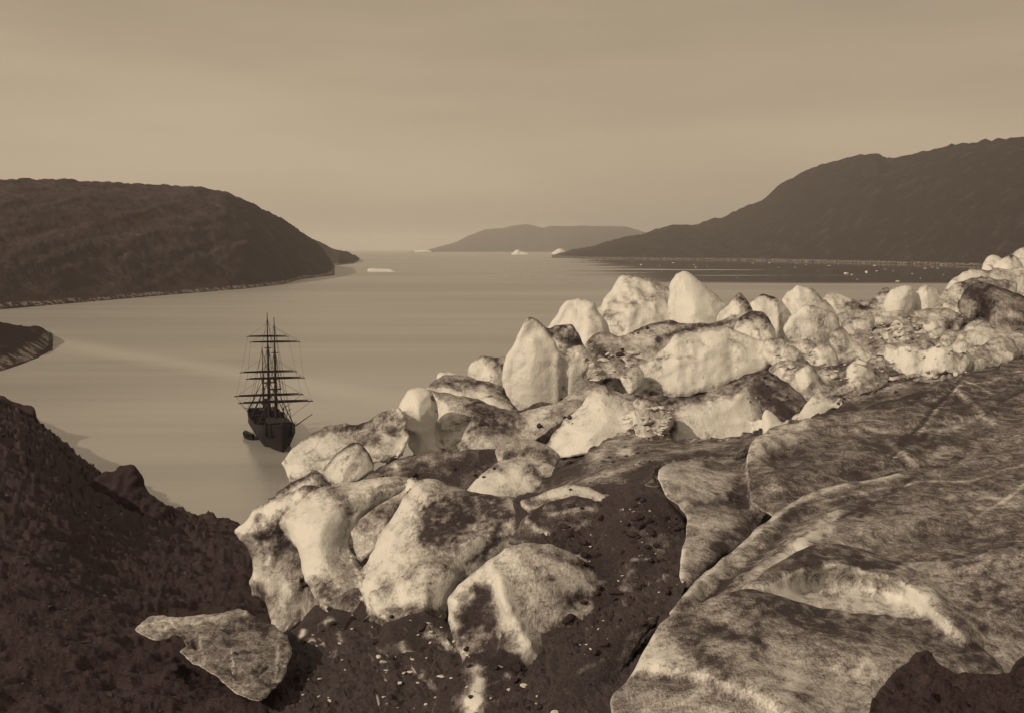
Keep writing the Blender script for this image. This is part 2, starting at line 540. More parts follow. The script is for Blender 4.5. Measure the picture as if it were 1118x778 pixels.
    bk[:, 1] += kb * amp * hw * np.clip(dist / (3 * step), 0, 1)
    remap = np.arange(len(vco)); remap[inn] = len(vco) + np.arange(len(inn))
    verts = np.r_[fr, bk[inn]]
    bf = remap[fc][:, ::-1]
    faces = np.r_[fc, bf]
    org = np.array([verts[:, 0].mean(), verts[:, 1].mean(), verts[:, 2].min()])
    welded = MASS is not None and mat is None and kind is None
    if not welded: o = mesh_obj(name, verts, faces.tolist(), mat or ICE, origin=org)
    dv = np.full(len(vco), float(dirt))
    brk = fbm(np.c_[vco * (0.14 if mud == 0 else 0.33), np.full(len(vco), 2.2)], 5, 0.65) * 1.3
    bscale = 1.4 if mud == 0 else 0.8
    for st in strokes:  # besides dirt, some strokes put sunlit faces and shadows into the colour
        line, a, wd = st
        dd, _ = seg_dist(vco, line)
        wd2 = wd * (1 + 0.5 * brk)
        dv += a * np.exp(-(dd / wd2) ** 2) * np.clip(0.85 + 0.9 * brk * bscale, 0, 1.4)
    fy = np.clip(((vco[:, 1] - cy) / max(ymax - cy, 1) - 0.45) / 0.55, 0, 1)
    dv += mud * fy * fy * (0.6 + 0.9 * fbm(np.c_[vco * 0.07, 0 * fy + 5], 3))      # mud splashed up the foot
    dv += rim * np.exp(-(dist / 2.6) ** 2) * np.clip(0.5 + 1.6 * fbm(np.c_[vco * 0.06, 0 * fy + 8], 3), 0, 2)   # dirt left on the crests
    gr = grain if grain else 46.0 / Ym
    dfull = np.r_[dv, np.full(len(inn), float(dirt))]
    if foot:
        lowv = fr[(vco[:, 1] > cy)]
        take = lowv[rng.permutation(len(lowv))[:25]]
        base_pts.append(take - np.array([0, -0.3, 0.35 + 0.008 * Ym]))
    if welded:
        MASS.append(dict(v=verts, f=faces, dirt=dfull, grain=gr, blotch=blotch, band=band, name=name, label=label, cat=cat, group=group))
        return None
    for an, av in (('dirt', dfull), ('grain', np.full(len(verts), gr)), ('blotch', np.full(len(verts), blotch)), ('band', np.full(len(verts), band))):
        set_attr(o, an, av)
    tag(o, label, cat, group, kind)
    ALL_ICE.append((verts, faces))
    return o


MASS = None


def weld(parts, voxel, close, name, hollow_dirt=0.28):
    """Grow the listed ice bodies together into one continuous surface (gaps narrower than 2 * close fill with ice), then
    give every body its own stretch of that surface as an object."""
    V = np.concatenate([p['v'] for p in parts]); n0 = 0; F = []
    lab = np.concatenate([np.full(len(p['v']), i) for i, p in enumerate(parts)])
    D = np.concatenate([p['dirt'] for p in parts])
    for p in parts: F.append(p['f'] + n0); n0 += len(p['v'])
    me = bpy.data.meshes.new('weld'); me.from_pydata(V.tolist(), [], np.concatenate(F).tolist()); me.update()
    ob = bpy.data.objects.new('weld', me); C.objects.link(ob)

    def rem():
        m = ob.modifiers.new('r', 'REMESH'); m.mode = 'VOXEL'; m.voxel_size = voxel

    def off(s):
        m = ob.modifiers.new('d', 'DISPLACE'); m.mid_level = 0.0; m.strength = s; m.direction = 'NORMAL'
    rem(); off(close); rem(); off(-close); rem()
    m = ob.modifiers.new('s', 'SMOOTH'); m.factor = 0.5; m.iterations = 2
    dg = bpy.context.evaluated_depsgraph_get()
    m2 = bpy.data.meshes.new_from_object(ob.evaluated_get(dg))
    nv = len(m2.vertices)
    v = np.empty(nv * 3); m2.vertices.foreach_get('co', v); v = v.reshape(-1, 3)
    m2.calc_loop_triangles()
    f = np.empty(len(m2.loop_triangles) * 3, np.int32); m2.loop_triangles.foreach_get('vertices', f); f = f.reshape(-1, 3)
    bpy.data.objects.remove(ob); bpy.data.meshes.remove(me); bpy.data.meshes.remove(m2)
    kd = KDTree(len(V))
    for i, q in enumerate(V): kd.insert(q, i)
    kd.balance()
    src = np.empty(nv, int); dd = np.empty(nv)
    for i, q in enumerate(v):
        _, src[i], dd[i] = kd.find(q)
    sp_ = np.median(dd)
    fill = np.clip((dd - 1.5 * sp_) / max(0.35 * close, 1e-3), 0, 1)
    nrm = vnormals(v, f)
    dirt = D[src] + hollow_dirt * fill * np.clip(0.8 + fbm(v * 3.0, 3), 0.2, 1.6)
    # soften the steps in the dirt between neighbouring bodies
    e = np.r_[f[:, [0, 1]], f[:, [1, 2]], f[:, [2, 0]]]
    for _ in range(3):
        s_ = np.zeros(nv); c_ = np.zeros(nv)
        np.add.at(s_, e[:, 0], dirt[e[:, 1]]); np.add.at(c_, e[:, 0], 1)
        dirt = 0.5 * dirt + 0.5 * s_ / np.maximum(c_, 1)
    vl = lab[src]
    fl = vl[f[:, 0]]; m = vl[f[:, 1]] == vl[f[:, 2]]; fl[m] = vl[f[m, 1]]
    for i, p in enumerate(parts):
        ff = f[fl == i]
        if len(ff) < 4: continue
        ids, inv = np.unique(ff, return_inverse=True)
        pv = v[ids]; org = np.array([pv[:, 0].mean(), pv[:, 1].mean(), pv[:, 2].min()])
        o = mesh_obj(p['name'], pv, inv.reshape(-1, 3).tolist(), ICE, origin=org)
        o.data.normals_split_custom_set_from_vertices(nrm[ids].tolist())
        set_attr(o, 'dirt', dirt[ids])
        for an in ('grain', 'blotch', 'band'): set_attr(o, an, np.full(len(ids), p[an]))
        tag(o, p['label'], p['cat'], p['group'])
    ALL_ICE.append((v, f))


def loft(name, cols, mat, kind='structure', bump=None, attr=None):
    """terrain sheet from columns of world points"""
    a = np.array(cols); n, m = a.shape[:2]
    v = a.reshape(-1, 3)
    f = [(i * m + j, (i + 1) * m + j, (i + 1) * m + j + 1, i * m + j + 1) for i in range(n - 1) for j in range(m - 1)]
    fa = np.array(f)
    if bump is not None: v = bump(v)
    o = mesh_obj(name, v, f, mat)
    tag(o, kind=kind)
    return o, v, fa


HAZE_D = 4.0e-5
# ================================================================== WATER AND LAND
n = 60
wv, wf = [], []
ys = np.r_[-60, np.geomspace(30, 60000, 70)]
xs_ = np.linspace(-1, 1, 30)
for yy in ys:
    for k in xs_: wv.append((k * (300 + abs(yy) * 1.1), yy, 0.0))
for i in range(len(ys) - 1):
    for j in range(len(xs_) - 1):
        a = i * len(xs_) + j
        wf.append((a, a + 1, a + 1 + len(xs_), a + len(xs_)))
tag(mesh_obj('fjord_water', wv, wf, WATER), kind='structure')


def hill(name, top, base, back, mat, amp, fq, step=2.5, rows=46):
    top = np.array(top, float); base = np.array(base, float)
    xs = np.arange(top[0, 0], top[-1, 0] + 0.1, step)
    cols = []
    for x in xs:
        yt = np.interp(x, top[:, 0], top[:, 1]); yb = np.interp(x, base[:, 0], base[:, 1])
        Ys = float(shore(yb)); Yr = Ys * back
        a = at(x, yb, Ys); b = at(x, min(yt, yb - 0.6), Yr)
        t = np.linspace(0, 1, rows)[:, None]
        front = a + (b - a) * t
        front[:, 2] += 0.10 * b[2] * np.sin(np.pi * t[:, 0]) * (b[2] > 30)
        c = at(x, yb, Yr + (Yr - Ys) * 0.9); c[2] = -4
        t2 = np.linspace(0, 1, 14)[1:, None]
        rear = b + (c - b) * t2
        rear[:, 2] = b[2] - (b[2] + 4) * (t2[:, 0] ** 1.6)
        a0 = a.copy(); a0[1] *= 0.995; a0[2] = -2
        cols.append(np.r_[a0[None], front, rear])

    def bump(v):
        h = np.clip(v[:, 2] / 25.0, 0.0, 1) * (v[:, 2] > 0)
        v[:, 2] += h * amp * (0.5 * ridged(v * fq, 6, 0.55) + 0.6 * fbm(v * fq * 4, 5, 0.6) + 0.75 * np.clip(1.6 - v[:, 2] / max(v[:, 2].max(), 1) * 1.4, 0, 1) * ridged(v * fq * np.array([2.6, 0.35, 0.0]) + 3, 4, 0.5))
        edge = np.clip(1 - np.abs(v[:, 2] - 1) / 12.0, 0, 1)
        v[:, 1] += edge * amp * 1.3 * fbm(v * fq * 3 + 5, 4)
        return v
    return loft(name, cols, mat, bump=bump)


HILL_FAR = rock_material('far_tundra_rock', (0.045, 0.032, 0.038), (0.20, 0.165, 0.17), 0.016, 0.8, 1.0, 30.0, (1.0, 6.0, (0.42, 0.38, 0.36)))
hill('far_hill', [(455, 274.5), (468, 273.4), (496, 266), (511, 258.5), (529, 251), (547, 250), (559, 247), (575, 245), (593, 249), (605, 247), (638, 247), (684, 248), (699, 252), (730, 262), (770, 272)],
     [(455, 275.4), (770, 275.4)], 1.25, HILL_FAR, 22, 1 / 500.0)
hill('right_hill', [(596, 280.5), (608, 278), (640, 272), (660, 266), (700, 256), (735, 246), (757, 248.5), (790, 237), (832, 220), (857, 199), (880, 187), (902, 179.5), (910, 178.5), (935, 172), (957, 168), (968, 174), (990, 171), (1030, 161), (1060, 156), (1118, 151), (1200, 148), (1320, 150)],
     [(596, 281.5), (660, 282.5), (800, 284), (900, 286), (1000, 288.5), (1118, 292), (1320, 298)], 1.35, HILL_FAR, 19, 1 / 200.0, rows=80)
hill('left_spit', [(270, 262), (330, 261), (347, 264), (362, 271), (370, 273.5), (380, 276), (388, 279), (393, 282.5)],
     [(270, 290), (345, 290), (370, 289.5), (386, 288), (393, 284)], 1.15, HILL, 6, 1 / 120.0, step=1.2)
hill('left_hill', [(-160, 203), (-60, 199), (0, 197.5), (58, 196.5), (100, 198), (154, 201.5), (216, 205), (247, 210), (278, 224), (308, 239), (328, 253), (344, 263), (355, 277), (364, 290), (371, 299)],
     [(-160, 345), (0, 338), (92, 330), (185, 322), (270, 315), (310, 310), (328, 305), (371, 300)], 1.45, HILL, 5.0, 1 / 75.0, step=1.6, rows=70)
hill('left_headland', [(-120, 338), (-40, 347), (0, 352), (16, 356), (32, 358), (40, 356), (48, 360), (58, 367), (66, 373), (71, 377)],
     [(-120, 430), (0, 405), (22, 398), (40, 391), (55, 383), (71, 378)], 1.16, HILL, 2.2, 1 / 16.0, step=1.2)

# the dark moraine slope that runs from the camera down to the cove
SIL = np.array([(-200, 385), (-60, 420), (0, 440), (40, 460), (71, 486), (100, 510), (140, 537), (170, 550), (193, 560), (216, 567), (256, 573), (330, 600), (440, 640)], float)
sx_ = np.arange(-200, 441, 1.0)
sy_ = np.interp(sx_, SIL[:, 0], SIL[:, 1])
kk = np.exp(-(np.arange(-60, 61) / 24.0) ** 2); kk /= kk.sum()
sy_ = np.convolve(np.pad(sy_, 60, 'edge'), kk, 'valid')
SIL = np.c_[sx_, sy_]
cols = []
for x in np.arange(-160, 421, 2.0):
    y1 = np.interp(x, SIL[:, 0], SIL[:, 1])
    Y1 = float(shore(y1, 1.5))
    y0 = 830.0; Y0 = 17.5
    t = np.r_[np.linspace(0, 0.93, 150), np.linspace(0.935, 1, 40)]
    yy = y0 + (y1 - y0) * t
    iy = 1 / Y0 + (1 / Y1 - 1 / Y0) * t
    f = at(x + 0 * yy, yy, 1 / iy)
    e1 = at(x, y1, Y1 + 3); e1[2] = 0.2
    e2 = at(x, y1, Y1 + 30); e2[2] = -9
    cols.append(np.r_[f, e1[None], e2[None]])


def slope_bump(v):
    Yv = v[:, 1]
    a = np.clip((v[:, 2] - 0.5) / 3, 0, 1)
    v[:, 2] += a * ((0.25 + 0.008 * Yv) * fbm(v * 0.11, 6, 0.55) + (0.16 + 0.006 * Yv) * ridged(v * 0.45, 6, 0.6) + (0.05 + 0.002 * Yv) * ridged(v * 2.1, 4, 0.6))
    v[:, 1] += (1 - a) * 7 * fbm(v * np.array([0.05, 0.01, 0.0]) + 4, 5, 0.6) * (Yv > 80)
    return v


slope, sv, sf = loft('moraine_slope', cols, SLOPE, bump=slope_bump)
SLOPE_TRI = (sv, np.r_[sf[:, :3], sf[:, [0, 2, 3]]])

# the rocky knoll on the slope's edge and a spur farther along the shore
KN = dict(mat=ROCK, foot=False, dirt=0.5)
DARKROCK = rock_material('dark_knoll_rock', (0.050, 0.035, 0.041), (0.19, 0.15, 0.155), 0.5, 0.5, 0.8, 0.5)
block('rock_knoll', 'dark steep rock knoll standing on the edge of the moraine slope above the cove', 'rock',
      [(84, 545), (96, 528), (108, 519), (114, 516), (121, 514), (129, 510), (137, 508), (143, 507), (149, 510), (153, 517), (157, 527), (164, 537), (173, 546), (190, 556), (212, 570), (200, 610), (150, 625), (100, 600)], 116, T=0.45, tilt=0.9, mat=DARKROCK, foot=False, amp=0.30, fq=1.5, sh=0.9, ext=15)
block('rock_spur', 'low dark rock spur poking into the water at the left edge of the cove', 'rock',
      [(-30, 430), (0, 431), (12, 437), (22, 440), (33, 444), (40, 452), (34, 459), (40, 468), (46, 476), (30, 500), (0, 500), (-30, 490)], 262, T=0.5, tilt=1.2, mat=DARKROCK, foot=False, amp=0.2, ext=5)
# ================================================================== THE ICE
B = block
MASS = []
# --- right-hand slabs, nearest first
B('debris_mound', 'dark round debris mound at the bottom right corner in front of the grey ice', 'mound',
  [(945, 800), (950, 775), (955, 762), (965, 745), (985, 725), (1003, 712), (1012, 709), (1022, 718), (1032, 729), (1050, 732), (1075, 734), (1098, 735), (1106, 724), (1118, 712), (1160, 690), (1460, 700), (1460, 860), (945, 860)],
  [(1000, 710, 11.5), (1200, 710, 12), (1000, 850, 8)], T=0.25, mat=SLOPE, ext=0, amp=0.14, fq=4, cracks=0)
B('ice_slab', 'broad grey slab at the bottom right whose pointed left edge drops into the dark gully', 'ice slab',
  [(666, 785), (668, 757), (685, 743), (698, 716), (710, 695), (719, 683), (735, 671), (755, 662), (780, 652), (812, 640), (840, 647), (880, 659), (920, 667), (960, 671), (1000, 676), (1030, 684), (1058, 697), (1080, 713), (1100, 740), (1150, 770), (1460, 790), (1460, 880), (664, 880)],
  [(670, 790, 11.8), (720, 690, 13.6), (812, 640, 15.0), (950, 670, 15.0), (1080, 720, 14.0), (1200, 800, 12.5), (900, 850, 10.3), (680, 870, 10.5), (1150, 870, 10.0), (890, 740, 12.8)], T=0.10, ext=0, mud=0, dirt=0.26, edge=0.5, amp=0.035, fq=3, grain=4.0, blotch=1.15, band=0.22, sh=0.3, cracks=34, camp=1.25, ang=30, clen=0.5, step=1.9,
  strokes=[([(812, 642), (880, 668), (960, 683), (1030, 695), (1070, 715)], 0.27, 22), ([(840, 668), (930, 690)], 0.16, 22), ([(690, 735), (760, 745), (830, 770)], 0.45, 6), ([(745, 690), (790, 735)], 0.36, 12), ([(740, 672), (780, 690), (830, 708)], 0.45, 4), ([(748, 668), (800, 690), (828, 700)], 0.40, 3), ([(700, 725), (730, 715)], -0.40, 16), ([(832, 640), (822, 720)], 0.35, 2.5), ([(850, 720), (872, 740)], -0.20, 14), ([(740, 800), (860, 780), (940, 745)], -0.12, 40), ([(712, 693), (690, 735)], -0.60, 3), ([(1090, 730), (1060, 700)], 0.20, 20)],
  feats=[('v', [(745, 668), (790, 695), (828, 705)], 0.09, 5), ('v', [(832, 642), (822, 722)], 0.09, 3), ('r', [(690, 735), (760, 745), (840, 775)], -0.22, 8), ('r', [(790, 735), (870, 765)], 0.27, 26), ('r', [(885, 700), (980, 720)], 0.27, 26)])
B('ice_slab', 'lower slab with a bright sunlit lip under a dark crest right of centre', 'ice slab',
  [(810, 641), (830, 627), (850, 613), (870, 601), (890, 595), (915, 594), (940, 599), (970, 605), (1005, 612), (1060, 606), (1118, 600), (1460, 590), (1480, 800), (1150, 790), (1090, 735), (1060, 705), (1000, 685), (900, 672), (850, 655)],
  [(812, 641, 15.4), (890, 592, 17.3), (1000, 608, 17.4), (1118, 600, 17.0), (1118, 720, 14.4), (1000, 678, 15.3), (900, 665, 15.4), (950, 640, 16.2), (1230, 700, 15)], step=1.9, T=0.12, ext=0, mud=0, dirt=0.25, edge=0.6, amp=0.05, fq=2.5, grain=3.6, blotch=1.15, band=0.22, sh=0.3, cracks=34, camp=1.25, ang=30, clen=0.5,
  strokes=[([(825, 632), (870, 612), (930, 608), (985, 622)], 0.27, 16), ([(880, 622), (960, 620)], 0.20, 18), ([(825, 643), (880, 652), (960, 660), (1010, 655)], -0.38, 12), ([(1030, 600), (1045, 605)], 0.59, 10), ([(1080, 645), (1100, 650)], 0.33, 22), ([(1030, 650), (1065, 690)], 0.23, 14), ([(1000, 620), (1040, 650)], -0.12, 14), ([(1100, 685), (1140, 690)], 0.20, 12)],  # the pale stroke along the lip puts its sunlight into the colour
  feats=[('r', [(830, 630), (880, 608), (940, 612), (1000, 640), (1050, 690)], 0.44, 14), ('r', [(880, 645), (980, 650)], -0.27, 14)])
B('ice_ridge', 'long ridge with a pale sharp crest climbing right from the dark gully', 'ice ridge',
  [(728, 672), (742, 652), (760, 634), (778, 618), (800, 600), (818, 584), (834, 570), (850, 557), (866, 546), (884, 537), (902, 531), (940, 524), (985, 515), (1012, 512), (1060, 499), (1118, 489), (1460, 470), (1480, 640), (1118, 625), (1040, 622), (980, 615), (930, 606), (892, 600), (850, 620), (812, 648), (770, 668)],
  [(735, 668, 15.2), (810, 645, 15.9), (800, 600, 18.2), (866, 546, 21.2), (940, 524, 22.8), (1060, 499, 24.6), (1200, 475, 25.5), (900, 598, 17.9), (1040, 612, 17.8), (1118, 605, 17.5), (1000, 560, 20.2), (1220, 600, 18), (860, 580, 19.0)], step=1.9, T=0.10, ext=0, mud=0, dirt=0.38, edge=0.5, amp=0.045, fq=3, grain=3.2, blotch=1.15, band=0.22, sh=0.3, cracks=34, camp=1.25, ang=30, clen=0.5,
  strokes=[([(730, 668), (790, 612), (866, 548), (905, 533), (985, 516)], -0.45, 4), ([(820, 636), (855, 608), (890, 580), (905, 566)], -0.55, 9), ([(760, 650), (800, 622), (830, 602)], -0.25, 10), ([(830, 600), (870, 568), (930, 545)], 0.16, 8), ([(930, 550), (1020, 530), (1118, 510)], 0.16, 16), ([(920, 580), (1000, 575)], -0.10, 20), ([(1010, 590), (1100, 585)], 0.20, 18), ([(855, 565), (885, 550)], 0.30, 6), ([(1050, 535), (1110, 552)], -0.20, 3), ([(745, 660), (790, 640)], 0.30, 6), ([(790, 640), (850, 590)], 0.35, 4)],  # strongest pale stroke paints the sunlit strip below the crest
  feats=[('v', [(730, 668), (790, 612), (866, 548), (905, 533), (985, 516)], 0.22, 6), ('r', [(800, 640), (850, 602), (895, 572)], 0.27, 9), ('v', [(770, 655), (830, 602), (880, 565), (950, 540)], -0.27, 7), ('r', [(920, 560), (1010, 545), (1118, 530)], 0.22, 22), ('v', [(900, 585), (980, 560), (1060, 545), (1140, 520)], -0.2, 8), ('r', [(880, 598), (960, 575), (1050, 560)], 0.16, 10), ('v', [(960, 535), (1040, 518), (1118, 500)], -0.2, 6), ('v', [(930, 605), (1000, 590), (1118, 580)], -0.17, 10)])
B('ice_slab', 'wide dirty slab with fan-shaped left snout below the rubble on the right', 'ice slab',
  [(814, 507), (817, 492), (826, 477), (842, 468), (862, 461), (885, 455), (915, 449), (945, 443), (975, 436), (1002, 428), (1030, 417), (1060, 409), (1090, 402), (1118, 394), (1460, 375), (1480, 500), (1118, 500), (1060, 508), (1012, 518), (985, 522), (940, 532), (900, 540), (850, 562), (822, 552)],
  [(814, 507, 23.6), (845, 467, 26.8), (945, 443, 29.2), (1030, 417, 31.5), (1118, 394, 33.5), (1220, 378, 35), (850, 535, 22.0), (940, 525, 23.2), (1060, 502, 25.0), (1220, 480, 26), (950, 480, 26.2), (1060, 450, 28.8)], step=1.9, T=0.10, ext=0, mud=0, dirt=0.45, edge=0.45, amp=0.045, fq=3, grain=2.6, blotch=1.15, band=0.22, sh=0.3, cracks=34, camp=1.25, ang=30, clen=0.5,
  strokes=[([(818, 495), (835, 478), (870, 468)], -0.42, 12), ([(880, 462), (960, 452)], -0.12, 12), ([(845, 503), (872, 497)], 0.23, 9), ([(960, 490), (1010, 478)], 0.21, 14), ([(930, 466), (962, 471), (1020, 471), (1050, 466)], -0.28, 3.5), ([(965, 478), (980, 490), (1000, 505)], -0.30, 3), ([(1015, 498), (1030, 492)], -0.25, 9), ([(985, 480), (1050, 482)], 0.20, 8), ([(1000, 435), (1060, 440), (1118, 425)], 0.14, 18), ([(1045, 425), (1060, 440), (1085, 462)], -0.30, 4), ([(1040, 418), (1060, 445)], 0.13, 9), ([(860, 530), (940, 515)], 0.12, 12), ([(840, 535), (905, 530)], -0.30, 3), ([(1090, 480), (1118, 478)], -0.15, 7), ([(900, 450), (960, 440), (1010, 428)], 0.30, 5)],
  feats=[('v', [(840, 500), (900, 475), (980, 468), (1118, 455)], -0.27, 9), ('r', [(830, 485), (900, 462), (1000, 450)], 0.27, 14), ('r', [(850, 522), (920, 500), (990, 492)], 0.36, 14), ('v', [(870, 470), (950, 458), (1030, 440), (1118, 415)], -0.22, 6), ('r', [(940, 470), (1000, 462), (1060, 452)], 0.2, 8), ('v', [(860, 515), (930, 495), (985, 485)], -0.2, 6), ('v', [(975, 480), (1005, 508)], 0.22, 4), ('r', [(1048, 425), (1085, 462)], 0.22, 5), ('r', [(860, 500)], -0.36, 12)])
B('ice_block', 'faceted grey block at the head of the dark gully with one bright left edge', 'ice block',
  [(717, 522), (719, 512), (727, 507), (742, 503), (762, 501), (795, 499), (815, 507), (822, 520), (834, 530), (840, 545), (834, 568), (822, 588), (800, 602), (775, 620), (752, 645), (741, 628), (745, 600), (749, 580), (748, 565), (738, 552), (725, 540)],
  [(717, 520, 22.5), (765, 500, 25), (820, 515, 24.2), (840, 550, 22.4), (745, 635, 17.6), (800, 605, 19.2), (748, 565, 20.4), (780, 555, 21.2)], T=0.35, dirt=0.22, ext=0, amp=0.07, fq=1.4, edge=0.6,
  strokes=[([(720, 512), (720, 530)], -0.4, 6), ([(770, 505), (812, 512)], 0.35, 6), ([(760, 552), (820, 548)], 0.4, 7), ([(810, 540), (830, 565), (790, 600)], 0.5, 14), ([(770, 575), (790, 578)], -0.1, 12), ([(745, 600), (744, 628)], -0.5, 3), ([(755, 640), (790, 605)], 0.5, 8), ([(740, 520), (780, 530)], -0.15, 10)],
  feats=[('r', [(760, 552), (822, 548)], -0.31, 6), ('v', [(748, 540), (752, 560)], 0.20, 5), ('r', [(735, 520), (790, 525)], 0.20, 16), ('s', [(790, 600), (830, 560), (835, 540)], 0.20, 10)])

SLABS = MASS; MASS = []
# --- dark debris floor of the gully and of the slope in front
B('moraine_gully', None, None,
  [(560, 545), (600, 536), (640, 530), (690, 527), (722, 535), (745, 556), (752, 580), (750, 610), (745, 650), (735, 675), (715, 695), (700, 730), (680, 760), (670, 800), (670, 880), (560, 880), (590, 780), (600, 740), (590, 690), (580, 620)],
  [(560, 545, 28.5), (690, 527, 25.8), (745, 556, 23.0), (745, 660, 16.2), (690, 760, 12.6), (670, 860, 10.2), (570, 860, 12), (600, 740, 16.5), (590, 620, 22), (660, 620, 22.5), (660, 700, 17)], T=0.02, ext=0, mud=0, dirt=1.05, edge=0.3, amp=0.11, fq=7, grain=4.5, kind='structure', cracks=26, camp=1.7, ang=40, clen=0.14,
  strokes=[([(640, 700), (690, 655), (735, 630)], -0.16, 12), ([(680, 655), (700, 640), (730, 628)], -0.30, 3), ([(590, 605), (640, 600)], -0.25, 14), ([(640, 735), (665, 718)], -0.3, 3)],
  feats=[('r', [(640, 720), (690, 670), (740, 640)], 0.05, 16), ('r', [(650, 560), (720, 570)], 0.05, 20)])
B('moraine_bank', None, None,
  [(190, 880), (205, 800), (240, 760), (285, 725), (305, 700), (320, 685), (345, 660), (370, 652), (410, 662), (470, 664), (500, 672), (540, 690), (580, 700), (610, 730), (625, 780), (640, 880)],
  [(200, 800, 21.5), (250, 740, 25.5), (290, 715, 29), (345, 655, 31.5), (470, 664, 27.5), (580, 700, 19.8), (450, 778, 18.0), (300, 860, 15), (220, 880, 15.5), (620, 860, 12)], T=0.02, ext=0, mud=0, dirt=0.98, edge=0.4, amp=0.09, fq=5, grain=4.0, kind='structure', cracks=70, camp=2.3, ang=80, clen=0.10,
  strokes=[([(370, 690), (375, 705), (360, 715)], -0.47, 5), ([(340, 700), (352, 700)], -0.74, 3), ([(520, 735), (520, 770)], -1.01, 9), ([(525, 745), (515, 780)], -0.54, 16), ([(460, 735), (475, 750)], -0.81, 5), ([(440, 722), (448, 730)], -0.68, 4), ([(405, 690), (420, 700)], -0.47, 4), ([(355, 680), (362, 678)], -0.68, 4), ([(545, 710), (560, 725)], -0.54, 7), ([(470, 695), (495, 705)], -0.81, 7)])
B('ice_boulder', 'rounded ice boulder at front centre with a dark hollow and a bright rib', 'ice boulder',
  [(488, 664), (490, 652), (498, 640), (513, 626), (529, 614), (545, 602), (558, 595), (580, 592), (602, 594), (616, 599), (629, 608), (638, 620), (646, 638), (644, 655), (650, 668), (640, 682), (615, 694), (596, 702), (600, 722), (609, 737), (590, 741), (577, 736), (568, 722), (556, 710), (535, 702), (518, 702), (506, 713), (497, 703), (491, 682)], 19.5, sh=0.35, T=0.55, tilt=0.45, dirt=0.16, ext=0, amp=0.055, fq=1.6, grain=2.6, step=1.8, edge=0.8,
  strokes=[([(500, 700), (520, 660), (527, 650), (545, 690)], 0.7, 12), ([(523, 645), (532, 648)], 0.9, 8), ([(508, 665), (530, 690)], 0.45, 14), ([(545, 632), (548, 650), (570, 690), (590, 730)], -0.5, 6), ([(493, 655), (515, 630), (548, 605)], -0.3, 9), ([(600, 650), (600, 700)], 0.35, 22), ([(620, 655), (640, 650)], 0.7, 9), ([(590, 602), (640, 620)], 0.45, 4), ([(615, 690), (645, 680)], 0.6, 12), ([(595, 630), (605, 633)], 0.4, 4), ([(570, 660), (575, 700)], 0.3, 8), ([(560, 700), (545, 700)], 0.5, 6)],  # the hollow's shade and the lit left side are painted by strokes
  feats=[('r', [(522, 655), (525, 680), (540, 690)], -0.42, 14), ('r', [(546, 630), (550, 655), (572, 695), (592, 730)], 0.22, 7), ('s', [(545, 610), (546, 640), (575, 690)], -0.10, 8), ('r', [(575, 640), (600, 650)], 0.12, 26)])
B('ice_mound', 'smooth bright dome-fronted mound on the left brink of the ice', 'ice mound',
  [(311, 568), (316, 560), (326, 551), (337, 541), (352, 533), (376, 527), (402, 523), (430, 520), (452, 524), (452, 535), (430, 545), (410, 556), (397, 563), (388, 577), (379, 595), (392, 615), (402, 640), (406, 655), (392, 668), (365, 668), (345, 655), (334, 632), (326, 605), (316, 585)], 32, sh=0.35, T=0.8, tilt=0.8, dirt=0.0, ext=0, amp=0.06, grain=1.5, step=1.9,
  strokes=[([(365, 535), (385, 555), (420, 535), (445, 528)], 0.45, 9), ([(382, 560), (374, 590), (368, 612)], 0.45, 3), ([(345, 640), (370, 650), (400, 650)], 0.6, 12), ([(360, 608), (390, 625)], 0.3, 9), ([(335, 560), (350, 600)], -0.2, 25), ([(385, 575), (400, 620)], 0.22, 10)],
  feats=[('v', [(384, 558), (375, 590), (368, 612)], -0.22, 5), ('r', [(345, 575)], 0.2, 26)])
B('ice_mound', 'steep mound with a bright left face and dark mottled top behind the front boulder', 'ice mound',
  [(392, 640), (396, 622), (404, 605), (414, 588), (424, 572), (434, 555), (443, 540), (450, 529), (458, 523), (470, 523), (486, 528), (502, 533), (522, 538), (552, 541), (582, 545), (598, 558), (608, 576), (606, 596), (585, 600), (556, 602), (538, 614), (514, 636), (500, 650), (492, 668), (470, 674), (430, 674), (405, 668)], 28, sh=0.55, T=0.85, tilt=0.8, dirt=0.08, ext=0, amp=0.07, grain=1.7, step=1.9,
  strokes=[([(470, 560), (505, 555), (540, 560)], 0.6, 17), ([(470, 585), (500, 575)], 0.55, 15), ([(540, 590), (515, 620), (500, 645)], 0.42, 12), ([(560, 560), (590, 580)], 0.45, 14), ([(440, 560), (415, 610)], -0.2, 20), ([(500, 540), (560, 545)], 0.2, 5), ([(545, 600), (560, 575), (575, 560)], 0.3, 6), ([(432, 668), (420, 640)], 0.3, 10), ([(560, 552), (572, 556)], -0.6, 6), ([(480, 600), (500, 600)], 0.3, 12), ([(600, 580), (550, 605), (515, 632)], -0.45, 3), ([(590, 565), (540, 592), (505, 620)], 0.4, 3), ([(545, 575), (530, 600), (525, 615)], 0.5, 3), ([(555, 572), (562, 582)], -0.5, 4), ([(575, 548), (598, 585)], -0.4, 3), ([(585, 562), (604, 590)], 0.5, 7)],  # the broad pale stroke paints sunlight onto the left face
  feats=[('v', [(456, 524), (440, 560), (425, 600), (420, 640)], 0.12, 12), ('r', [(475, 575), (520, 565)], -0.10, 18), ('s', [(460, 525), (462, 560), (440, 620)], 0.14, 10), ('r', [(548, 555), (585, 575)], 0.14, 9)])
